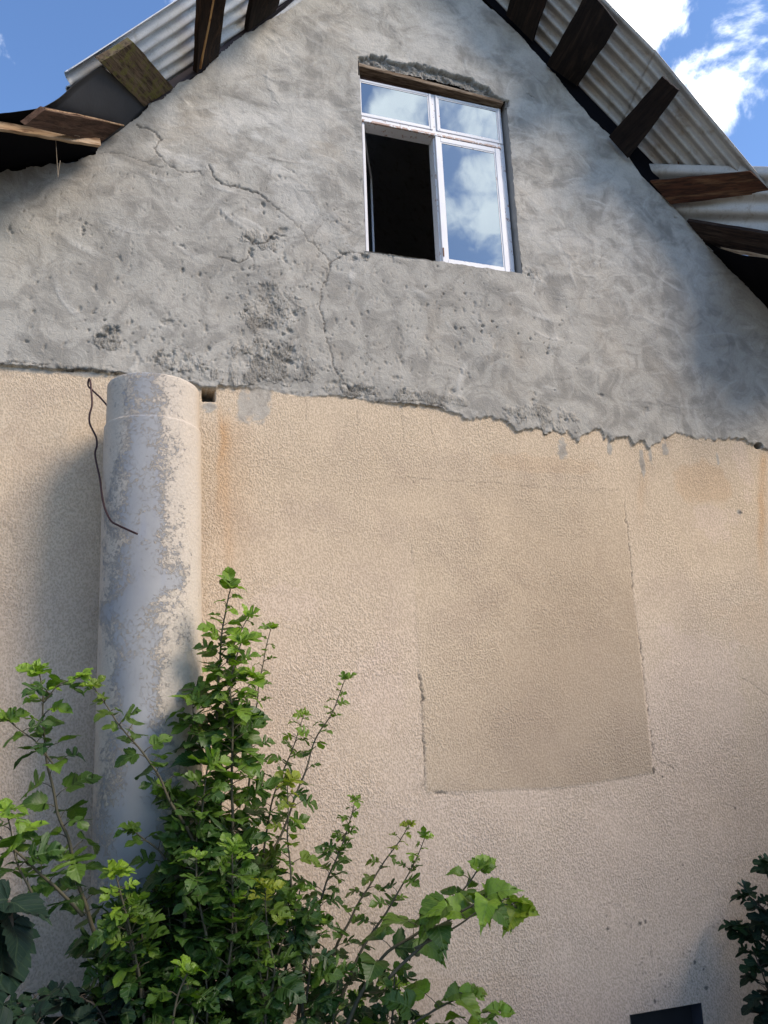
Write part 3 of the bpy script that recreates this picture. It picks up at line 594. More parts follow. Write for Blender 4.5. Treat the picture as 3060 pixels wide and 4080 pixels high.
# ------------------------------------------------------------------ roof
def corr(name, i0, i1, o0, o1, waves, amp, m, thick=.006, nu=60, sag=.006, lip=0, seedv=0, label=None, parent=house):
    """corrugated sheet: i0-i1 edge at the wall, o0-o1 outer edge, ridges run from 0 to 1"""
    i0, i1, o0, o1 = map(Vector, (i0, i1, o0, o1)); nv = int(waves*14); V_, F_ = [], []
    nrm_ = ((i1-i0).cross(o0-i0)).normalized()
    if nrm_.z < 0: nrm_.negate()
    for lay in (0, 1):
        for a in range(nu+1):
            u = a/nu
            for c_ in range(nv+1):
                v = c_/nv; q = i0.lerp(i1, u).lerp(o0.lerp(o1, u), v)
                h = amp*math.cos(2*math.pi*waves*v+seedv) + mnoise.noise(q*3.1+Vector((seedv, 0, 0)))*sag + lay*thick
                if a in (0, nu): q = q + (i1-i0).normalized()*mnoise.noise(q*25)*.012
                V_.append(q + nrm_*h)
    W_ = nv+1; n1_ = (nu+1)*W_
    for a in range(nu):
        for c_ in range(nv): j = a*W_+c_; F_.append((j, j+1, j+W_+1, j+W_)); j += n1_; F_.append((j, j+W_, j+W_+1, j+1))
    for a in range(nu):
        for c_ in (0, nv): j = a*W_+c_; F_.append((j, j+W_, j+W_+n1_, j+n1_))
    for c_ in range(nv):
        for a in (0, nu): j = a*W_+c_; F_.append((j, j+1, j+1+n1_, j+n1_))
    return obj(name, V_, F_, m, parent, True, label)
up_ = Vector((0, 0, 1))
def inn(px, py, d=-.05, dz=0): return at(px, py, 0) + Vector((0, -d, dz))
OD = .50
# left sheets: outer edge seen from (265,278) up past (700,0)
Lo = at(268, 272, OD); L2 = at(860, -115, OD)
# inner edge runs parallel, at the wall and on behind it
dirL = (L2-Lo)
def slab(lo, hi, y_in): return lo + Vector((0, lo.y*-1+y_in, 0)), hi + Vector((0, hi.y*-1+y_in, 0))
apO = Vector((apx-.02, 0, 0))
tL = (apx-Lo.x)/dirL.x; Ltop = Lo + dirL*tL
def along(pa, pb, x, y=.10):
    a, b = at(*pa), at(*pb); t = (x-a.x)/(b.x-a.x); return Vector((x, y, a.z+(b.z-a.z)*t))
LI = ((662, 338), (1205, -10))
li0, li1 = along(*LI, Lo.x), along(*LI, Ltop.x)
mid = .46
lm_o = Lo.lerp(Ltop, mid); lm_i = li0.lerp(li1, mid)
corr('roof_sheet', li0, lm_i, Lo, lm_o, 6.5, .020, m_sheetL, label='pale grey corrugated sheet at the left verge')
off = Vector((0, 0, .014))
corr('roof_sheet', lm_i-(li1-li0)*.02+off, li1+off, lm_o-(Ltop-Lo)*.02+off, Ltop+off, 6.5, .020, m_sheetL, seedv=.3)
# right sheets
Ro = at(2395, -20, OD); R1 = at(2626, 218, OD); R2 = at(3062, 742, OD+.02)
dR = (R1-Ro); tR = (apx-Ro.x)/dR.x; Rtop = Ro + dR*tR
RI = ((1978, 20), (2462, 520))
def backy(q, y=.10): return along(*RI, q.x)
corr('roof_sheet', backy(Rtop), backy(R1), Rtop, R1, 7.5, .0175, m_sheetR, seedv=1.2, label='upper corrugated sheet of the right verge')
_st = at(2606, 196, OD)
r2s = at(2608, 190, OD+.02); r2i = backy(r2s); r2o = R2
r2i2 = at(2520, 640, -.05)
corr('roof_sheet', r2i-Vector((0, 0, .012)), backy(at(3062, 742, OD+.02)), r2s-Vector((0, 0, .012)), R2, 7.5, .0175, m_sheetR, seedv=1.2, label='lower corrugated sheet of the right verge')
# lower right: sheets that run out across the corner of the eave
corr('eave_sheet', at(2540, 652, -.03), at(3420, 672, .95), at(2800, 1000, -.05), at(3420, 1010, .75), 4.5, .013, m_sheetR, nu=50, seedv=.6, label='corrugated sheet laid across the right eave corner')
# main roof planes behind the verge
def plane(name, a, b_, y0, y1, m, t=.05):
    a, b_ = Vector(a), Vector(b_); n_ = Vector((-(b_.z-a.z), 0, b_.x-a.x)).normalized()
    if n_.z < 0: n_.negate()
    n_ = n_*t
    return MB().hexa([(a.x, y0, a.z), (b_.x, y0, b_.z), (b_.x, y1, b_.z), (a.x, y1, a.z)], [(a.x+n_.x, y0, a.z+n_.z), (b_.x+n_.x, y0, b_.z+n_.z), (b_.x+n_.x, y1, b_.z+n_.z), (a.x+n_.x, y1, a.z+n_.z)]).build(name, m, house)
plane('roof_deck', (li0.x, 0, li0.z-.02), (apx, 0, li1.z-.02), .11, YB+.4, m_sheetL)
plane('roof_deck', (XL-.4, 0, float(np.interp(XL, RX, RZ))+.02), (li0.x, 0, li0.z-.02), .17, YB+.4, m_felt)
plane('roof_deck', (apx, 0, backy(Rtop).z-.02), (R2.x, 0, backy(R2).z-.02), .17, YB+.4, m_sheetR)
plane('roof_deck', (R2.x, 0, backy(R2).z-.02), (XR+.4, 0, rz-.05), .17, YB+.4, m_felt)
# strip of painted board and dark plate between plaster and sheets
def strip(name, pts, sheet, y0, y1, m, label=None):
    V_, F_ = [], []
    for q in pts:
        q = Vector(q); up = (0, max(.05, sheet(q.x)-q.z-.012)); V_ += [(q.x, y0, q.z), (q.x+up[0], y0, q.z+up[1]), (q.x+up[0], y1, q.z+up[1]), (q.x, y1, q.z)]
    for i_ in range(len(pts)-1):
        a = i_*4
        for j in range(4): F_.append((a+j, a+(j+1) % 4, a+4+(j+1) % 4, a+4+j))
    F_ += [(0, 1, 2, 3), tuple(len(V_)-4+j for j in (3, 2, 1, 0))]
    return obj(name, V_, F_, m, house, False, label)
lp = [at(x, y+6) for x, y in ((600, 425), (705, 350), (854, 243), (1066, 66), (1140, 10), (1222, -60))]
lp.append(Vector((apx, 0, apz+.01)))
strip('verge_strip', lp, lambda x: along(*LI, x).z+.02, -.012, .10, m_plum, 'plum coloured strip along the left rake')
rp = [Vector((apx, 0, apz))] + [at(x, y) for x, y in ((1900, -20), (2069, 146), (2200, 299), (2346, 474), (2433, 546), (2492, 612), (2550, 706), (2630, 780))]
strip('verge_plate', rp, lambda x: along(*RI, x).z+.02, -.020, .12, m_black, 'blackened plate along the right rake')

# fixing bolts through the crests of the sheets
m_bolt = simple('rusty_bolt', (.13, .07, .045), .7, 80)
for a_, b_, n_ in ((Lo, Ltop, 4), (Rtop, R1, 3), (R1, R2, 3)):
    for i_ in range(n_):
        for k_ in (.14, .62):
            q = a_.lerp(b_, (i_+.35)/n_); q2 = along(*(LI if a_ is Lo else RI), q.x); q = q.lerp(q2, k_)
            MB().tube([q+Vector((0, 0, -.030)), q+Vector((0, 0, .035))], .0055, 8).build('bolt', m_bolt, house)
# ---- boards that carry the verge
def board(corners, th, m, name='verge_board', label=None, updir=None, seg=24):
    """corners: four 3D points of the face seen from below, wall-left, wall-right, outer-right, outer-left"""
    c = [Vector(q) for q in corners]; n_ = ((c[1]-c[0]).cross(c[3]-c[0])).normalized()
    if n_.z < 0: n_.negate()
    V_, F_ = [], []; K_ = 6
    for lay in (0, 1):
        for a in range(seg+1):
            u = a/seg
            for b2 in range(K_+1):
                v = b2/K_; q = c[0].lerp(c[3], u).lerp(c[1].lerp(c[2], u), v)
                if b2 in (0, K_): q = q + (c[1]-c[0]).normalized()*mnoise.noise(q*9)*.006
                if a == seg: q = q + (c[3]-c[0]).normalized()*mnoise.noise(q*45)*.006
                V_.append(q + n_*(lay*th + mnoise.noise(q*12)*.003))
    W_ = K_+1; n1_ = (seg+1)*W_
    for a in range(seg):
        for b2 in range(K_): j = a*W_+b2; F_.append((j, j+1, j+W_+1, j+W_)); j += n1_; F_.append((j, j+W_, j+W_+1, j+1))
    for a in range(seg):
        for b2 in (0, K_): j = a*W_+b2; F_.append((j, j+W_, j+W_+n1_, j+n1_))
    for b2 in range(K_):
        for a in (0, seg): j = a*W_+b2; F_.append((j, j+1, j+1+n1_, j+n1_))
    return obj(name, V_, F_, m, house, False, label)
def wd(nm, c, **k): return wood(nm, *c, (c_dir.x, c_dir.y, c_dir.z), **k)
def pboard(px, d, th, cols, label, **k):
    global c_dir
    c = [at(x, y, dd) for (x, y), dd in zip(px, d)]; c_dir = (c[3]-c[0]).normalized()
    return board(c, th, wood('timber_'+label.split()[0], *cols, c_dir, **k), label=label)
burnt = ((.008, .006, .005), (.018, .012, .009), (.05, .03, .02))
brown = ((.035, .015, .008), (.15, .065, .03), (.30, .19, .11))
mossy = ((.030, .020, .012), (.13, .09, .055), (.20, .16, .09))
pale = ((.16, .09, .05), (.40, .27, .16), (.55, .42, .29))
E_ = .012
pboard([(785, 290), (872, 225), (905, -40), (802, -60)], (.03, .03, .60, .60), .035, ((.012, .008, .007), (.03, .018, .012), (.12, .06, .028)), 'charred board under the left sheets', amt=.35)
MB().tube([at(798, 272, .07), at(812, 200, .24), at(835, 90, .46), at(858, -40, .63)], [.008, .007, .006, .006], 5).build('split_edge', wood('orange_split', (.2, .09, .03), (.5, .27, .1), (.6, .4, .2), (0, -1, 0)), house)
pboard([(985, 128), (1100, 45), (1130, -40), (1020, -60)], (.04, .04, .34, .34), .035, burnt, 'black board near the top of the left verge')
pboard([(576, 425), (690, 350), (532, 168), (402, 248)], (.03, .03, .52, .52), .045, mossy, 'mossy weathered board at the end of the left verge', moss=.75)
pboard([(2178, 258), (2302, 345), (2462, 98), (2345, -45)], (.05, .05, .60, .60), .03, ((.008, .006, .006), (.014, .010, .008), (.10, .065, .045)), 'scorched board under the upper right sheet', amt=.2)
pboard([(2015, 60), (2120, 165), (2185, -30), (2070, -130)], (.05, .05, .38, .38), .03, burnt, 'black board near the top of the right verge')
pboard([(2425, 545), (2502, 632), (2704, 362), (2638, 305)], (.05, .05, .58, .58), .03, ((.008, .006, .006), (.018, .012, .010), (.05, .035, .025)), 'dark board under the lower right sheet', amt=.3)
pboard([(2590, 722), (2672, 815), (3075, 765), (2990, 684)], (.03, .02, .52, .52), .035, ((.03, .014, .009), (.09, .035, .018), (.26, .14, .07)), 'rust brown board crossing the right eave corner', amt=.5)
pboard([(2735, 880), (2812, 975), (3250, 1060), (3220, 960)], (.03, .0, .60, .65), .035, ((.012, .008, .007), (.04, .024, .018), (.10, .07, .05)), 'dark board low on the right eave')
pboard([(2872, 984), (2878, 1000), (3150, 1052), (3150, 1034)], (.10, .10, .55, .55), .02, pale, 'pale splintered batten on the right eave', amt=.8)
pboard([(487, 500), (398, 572), (100, 500), (176, 438)], (.06, .05, .62, .62), .03, ((.035, .018, .010), (.09, .048, .030), (.20, .13, .085)), 'brown board with worn corner on the left eave', amt=.45)
MB().tube(smoothline([at(492, 500, .07), at(330, 462, .34), at(178, 434, .61)]), .006, 5).build('split_edge', wood('pale_edge_timber', *pale, (-1, -.3, 0)), house)
pboard([(388, 560), (392, 588), (-160, 498), (-160, 468)], (.09, .09, .70, .70), .025, pale, 'pale split batten on the left eave', amt=.7)
# felt, and undersides of the two eaves coloured black as deep shade
def surf(name, rows, m, nsub=10, label=None, amp=.006, thick=.004):
    """rows: inner and outer polylines of the same length"""
    a = [Vector(q) for q in rows[0]]; b = [Vector(q) for q in rows[1]]; V_, F_ = [], []
    a = smoothline(a, 4); b = smoothline(b, 4); W_ = nsub+1
    for lay in (0, 1):
        for q0, q1 in zip(a, b):
            for j in range(W_):
                t = j/nsub; q = q0.lerp(q1, t); q.z += mnoise.noise(q*5)*amp + lay*thick; V_.append(q)
    n1_ = len(a)*W_
    for i_ in range(len(a)-1):
        for j in range(nsub): e = i_*W_+j; F_.append((e, e+1, e+W_+1, e+W_)); e += n1_; F_.append((e, e+W_, e+W_+1, e+1))
    for i_ in range(len(a)-1):
        for j in (0, nsub): e = i_*W_+j; F_.append((e, e+W_, e+W_+n1_, e+n1_))
    return obj(name, V_, F_, m, house, True, label)
surf('felt_flap', ([at(600, 425, -.02), at(556, 470, -.02), at(500, 520, -.02), at(400, 590, -.02)], [at(402, 264, .46), at(312, 325, .50), at(235, 392, .52), at(165, 432, .54)]), m_felt, label='loose dark roofing felt under the left sheets')
surf('eave_underside', ([at(410, 585, -.03), at(384, 625, -.03), at(200, 660, -.03), at(0, 690, -.03), at(-450, 760, -.03)], [at(168, 430, .54), at(110, 440, .56), at(40, 450, .6), at(-30, 458, .62), at(-450, 520, .66)]), m_black, label='underside of the left eave, shade put in as near-black')
surf('eave_underside', ([at(2790, 955, -.03), at(2871, 1050, -.03), at(2960, 1140, -.03), at(3060, 1238, -.03), at(3300, 1500, -.03)], [at(2850, 985, .12), at(2950, 1015, .30), at(3060, 1032, .5), at(3200, 1060, .62), at(3480, 1130, .75)]), m_black, label='underside of the right eave, shade put in as near-black')
# dry grass stalks caught on the pale batten
for pl in ([(222, 560), (226, 620), (231, 700)], [(240, 640), (235, 672), (231, 706)], [(222, 560), (260, 548), (300, 540), (318, 545)]):
    MB().tube(smoothline([at(x, y, .28) for x, y in pl]), .0016, 4).build('dry_stalk', simple('dry_straw', (.32, .26, .19), .9, 60), house)

# ------------------------------------------------------------------ big pipe
PR = .245
pc_t = at(613, 1560, .30); pc_b = at(592, 3300, .30)
pdir = (pc_t-pc_b).normalized()
pipe = thing('flue_pipe', 'thick grey cement pipe with flaking tan overspray standing against the wall', 'pipe', (pc_b.x, pc_b.y, GZ))
def ringmesh(name, prof, seg, m, parent, label=None):
    V_, F_, cov_, rst_ = [], [], [], []
    n_ = len(prof)
    for (z, r) in prof:
        t = (z-pc_b.z)/(pc_t.z-pc_b.z); c_ = pc_b.lerp(pc_t, t)
        for j in range(seg):
            th = 2*math.pi*j/seg; nz_ = mnoise.noise(Vector((math.cos(th)*2, math.sin(th)*2, z*2)))*.0025
            x, y = math.cos(th), math.sin(th); V_.append((c_.x+x*(r+nz_), c_.y+y*(r+nz_), z))
            # x < 0 is the left flank; bare cement on the front left, overspray right and far left
            xr = x*.95 - y*.30 if False else x
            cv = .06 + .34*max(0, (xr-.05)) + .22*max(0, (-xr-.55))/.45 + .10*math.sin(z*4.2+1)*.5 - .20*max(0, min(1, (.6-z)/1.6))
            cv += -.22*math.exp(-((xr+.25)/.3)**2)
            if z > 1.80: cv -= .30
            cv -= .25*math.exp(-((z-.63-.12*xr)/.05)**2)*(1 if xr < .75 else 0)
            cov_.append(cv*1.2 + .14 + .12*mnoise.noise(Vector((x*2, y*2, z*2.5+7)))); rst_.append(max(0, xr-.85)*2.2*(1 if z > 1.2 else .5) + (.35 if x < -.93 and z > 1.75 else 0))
    for i_ in range(n_-1):
        for j in range(seg): a = i_*seg+j; b = i_*seg+(j+1) % seg; F_.append((a, b, b+seg, a+seg))
    o = obj(name, V_, F_, m, parent, True, label)
    a = o.data.color_attributes.new('cover', 'FLOAT_COLOR', 'POINT')
    a.data.foreach_set('color', np.stack([cov_, rst_, np.zeros(len(cov_)), np.ones(len(cov_))], 1).astype(np.float32).ravel()); return o
ztop = at(600, 1480, .30+PR).z; zcol = at(620, 1655, .30+PR).z
print('pipe', pc_t, pc_b, ztop, zcol)
zl = list(np.arange(GZ, zcol, .03))
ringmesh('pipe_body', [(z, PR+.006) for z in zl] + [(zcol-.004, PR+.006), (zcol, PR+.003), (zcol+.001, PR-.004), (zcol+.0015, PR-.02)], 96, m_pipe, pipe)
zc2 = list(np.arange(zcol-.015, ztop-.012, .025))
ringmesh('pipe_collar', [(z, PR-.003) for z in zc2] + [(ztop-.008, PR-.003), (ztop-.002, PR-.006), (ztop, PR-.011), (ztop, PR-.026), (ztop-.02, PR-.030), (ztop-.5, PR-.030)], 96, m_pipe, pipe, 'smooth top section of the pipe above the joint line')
for zz in (.9, -1.2):
    c_ = pc_b.lerp(pc_t, (zz-pc_b.z)/(pc_t.z-pc_b.z)); MB().tube([c_+Vector((0, PR-.01, 0)), c_+Vector((0, .31, 0))], .012, 6).build('wall_tie', m_wire, pipe)
# wire
W_ = [((445, 1628), .22), ((434, 1624), .24), ((402, 1587), .22), ((365, 1552), .18), ((353, 1540), .16), ((351, 1526), .16), ((355, 1510), .17), ((360, 1520), .18), ((364, 1560), .19), ((367, 1611), .20), ((357, 1652), .21), ((357, 1685), .22), ((369, 1713), .24), ((383, 1742), .26), ((386, 1774), .28), ((379, 1803), .30), ((383, 1839), .33), ((398, 1908), .38), ((406, 1970), .42), ((418, 2026), .47), ((442, 2075), .52), ((471, 2093), .56), ((503, 2108), .58), ((548, 2128), .60)]
wr = MB().tube(smoothline([at(x, y, d) for (x, y), d in W_], 4), .0052, 8).build('wire', m_wire, smooth=True)
tag(wr, 'bent rusty wire with a looped top hanging down across the grey pipe', 'wire')
wt_ = wr

# ------------------------------------------------------------------ leaves
def outline(kind, r):
    if kind == 0:      # deeply cut, five lobes
        P = [(0, 0), (.10, -.07), (.24, -.06), (.36, .04), (.40, .13), (.28, .17), (.13, .17), (.08, .21), (.22, .29), (.42, .36), (.56, .50), (.56, .62), (.42, .57), (.24, .45), (.08, .38), (.07, .45), (.18, .56), (.27, .70), (.23, .84), (.11, .94), (0, 1.05)]
    elif kind == 1:    # three blunt lobes
        P = [(0, 0), (.12, -.08), (.28, -.06), (.42, .06), (.50, .22), (.48, .34), (.36, .38), (.22, .38), (.20, .46), (.30, .58), (.30, .72), (.20, .86), (.08, .96), (0, 1.05)]
    elif kind == 3:    # fig like, rounded lobes
        P = [(0, 0), (.12, -.1), (.3, -.1), (.42, .02), (.38, .14), (.2, .2), (.24, .28), (.44, .34), (.52, .5), (.42, .6), (.22, .5), (.16, .52), (.24, .7), (.22, .9), (.1, 1.0), (0, 1.02)]
    else:              # whole, heart shaped with a drawn out tip
        P = [(0, 0), (.14, -.08), (.32, -.04), (.44, .10), (.48, .26), (.45, .42), (.37, .58), (.26, .72), (.15, .84), (.06, .95), (0, 1.10)]
    out = [P[0]]
    for i_ in range(1, len(P)):
        (x0, y0), (x1, y1) = P[i_-1], P[i_]; L_ = math.hypot(x1-x0, y1-y0)
        if i_ < len(P)-1 and L_ > .08 and kind != 3:
            tx, ty = (x1-x0)/L_, (y1-y0)/L_; out.append(((x0+x1)/2 + ty*.030+tx*.02, (y0+y1)/2 - tx*.030+ty*.02))
            out.append(((x0+x1)/2 + tx*.035 - ty*.004, (y0+y1)/2 + ty*.035 + tx*.004))
        out.append((x1, y1))
    return out
def leaf_template(kind, r):
    O = outline(kind, r); res = []; V_, F_, UV = [], [], []
    for side in (1, -1):
        jit = [(x*(1+r.uniform(-.10, .10)), y+r.uniform(-.015, .015)) for x, y in O]; jit[0] = O[0]; jit[-1] = O[-1]
        n0 = len(V_); ym = 0
        for (x, y) in jit:
            ym = max(ym, min(1, max(0, y-.55*x)))
            if x == 0: ym = max(ym, y)
            V_.append((0, ym)); V_.append((side*x*.5, ym+(y-ym)*.5)); V_.append((side*x, y))
        for i_ in range(len(jit)-1):
            a = n0+3*i_; b = a+3
            for c_ in (0, 1):
                q = (a+c_, b+c_, b+c_+1, a+c_+1); F_.append(q if side < 0 else q[::-1])
    return V_, F_
TEMPL = {kd: [leaf_template(kd, random.Random(kd*10+i_)) for i_ in range(5)] for kd in (0, 1, 2, 3)}
class Leaves:
    def __init__(s): s.v, s.f, s.uv, s.c = [], [], [], []; s.st = MB()
    def leaf(s, base, dirv, nrmv, size, kind, col, fold=.35, droop=.35, r=random):
        V_, F_ = r.choice(TEMPL[kind]); d = dirv.normalized(); n_ = (nrmv - d*nrmv.dot(d)).normalized(); sx = d.cross(n_)
        n0 = len(s.v); ph = r.uniform(0, 6); tw = r.uniform(-.25, .25); wv = r.uniform(.02, .06)
        for x, y in V_:
            z = fold*abs(x)*(1-.5*abs(x)) - droop*y*y + wv*math.sin(y*9+ph+x*4) + tw*x*y
            yy_ = y - .25*droop*y*y
            s.v.append(base + (sx*x + d*yy_ + n_*z)*size); s.uv.append((x+.5, y)); s.c.append(col)
        s.f += [tuple(n0+i_ for i_ in q) for q in F_]
    def build(s, name, m, parent, label=None):
        o = obj(name, s.v, s.f, m, parent, True, label); me = o.data
        uvl = me.uv_layers.new(name='UVMap'); li = np.empty(len(me.loops), np.int32); me.loops.foreach_get('vertex_index', li)
        uvl.data.foreach_set('uv', np.array(s.uv, np.float32)[li].ravel())
        a = me.color_attributes.new('leaf', 'FLOAT_COLOR', 'POINT'); a.data.foreach_set('color', np.array([(c[0], c[1], c[2], 1) for c in s.c], np.float32).ravel())
        return o
LS = 1.02
def shoot(parent, pts, ds, size=.11, kinds=(0, 0, 1), gap=.045, young=.25, yellow=0., rad=(.009, .0025), start=.0, tipn=5, seed=0, mats=(None, None), label=None, dens=1, droop=(.2, .5), side=None, lateral=False):
    r = random.Random(seed); size = size*LS; p3 = [at(x, y, d) for (x, y), d in zip(pts, ds)]; ln = smoothline(p3, 8)
    cum = [0]
    for a, b in zip(ln[:-1], ln[1:]): cum.append(cum[-1]+(b-a).length)
    T = cum[-1]; rad_ = [rad[0]+(rad[1]-rad[0])*(c/T) for c in cum]
    ln = [q + Vector((mnoise.noise(q*7+Vector((seed, 0, 0))), mnoise.noise(q*7+Vector((0, seed, 0))), 0))*.012 for q in ln]
    stm = MB().tube(ln, rad_, 7); lv = Leaves()
    def pt(sv):
        i_ = max(0, min(len(cum)-2, int(np.searchsorted(cum, sv))-1)); t = (sv-cum[i_])/max(1e-6, cum[i_+1]-cum[i_]); return ln[i_].lerp(ln[i_+1], t), (ln[i_+1]-ln[i_]).normalized()
    sv = start*T; az = r.uniform(0, 6)
    while sv < T*.985:
        q, t = pt(sv); az += 2.4+r.uniform(-.4, .4); f_ = sv/T
        for _ in range(dens if f_ < .93 else 1):
            a2 = az + _*2.1 + r.uniform(-.3, .3)
            o_ = Vector((math.cos(a2), math.sin(a2), r.uniform(.1, .6)))
            o_ = (o_ + t*.25).normalized(); sz = size*r.uniform(.7, 1.2)*(1 - .55*max(0, (f_-.7)/.3)); pl = sz*r.uniform(.35, .75)
            e = q + o_*pl; stm.tube([q, q+o_*pl*.5+Vector((0, 0, .004)), e], [.0024, .0019, .0016], 4)
            d = (o_ + Vector((0, 0, r.uniform(-.75, .15)))).normalized(); nv = Vector((r.uniform(-.6, .6), r.uniform(-1.1, .1), 1))
            young_shade = min(1, max(0, young*r.uniform(.1, 2.2)*min(1, .15+f_*1.1) + .55*max(0, (f_-.75)/.25)))  # leaf youth, with painted shade darkening leaves low on the shoot
            lv.leaf(e, d, nv, sz, r.choice(kinds), (young_shade, r.random(), yellow*r.uniform(.2, 1)*max(0, (f_-.6)/.4)), r.uniform(.1, .5), r.uniform(*droop), r)
        sv += gap*.82*r.uniform(.7, 1.3)*(1 if f_ < .8 else .7)
    q, t = pt(T*.999)
    for i_ in range(tipn):
        a2 = i_*2.4+r.uniform(-.3, .3); o_ = (Vector((math.cos(a2), math.sin(a2), 0))*r.uniform(.4, 1.1) + t*r.uniform(.1, .9)).normalized(); sz = size*r.uniform(.35, .85)
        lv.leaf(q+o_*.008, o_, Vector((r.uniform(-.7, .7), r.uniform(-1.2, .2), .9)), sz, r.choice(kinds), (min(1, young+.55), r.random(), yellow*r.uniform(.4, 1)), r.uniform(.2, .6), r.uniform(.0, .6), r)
    st_o = stm.build('branch', mats[1] or m_stem, parent, True, label)
    lo = lv.build('foliage', mats[0] or m_leaf, st_o); return st_o

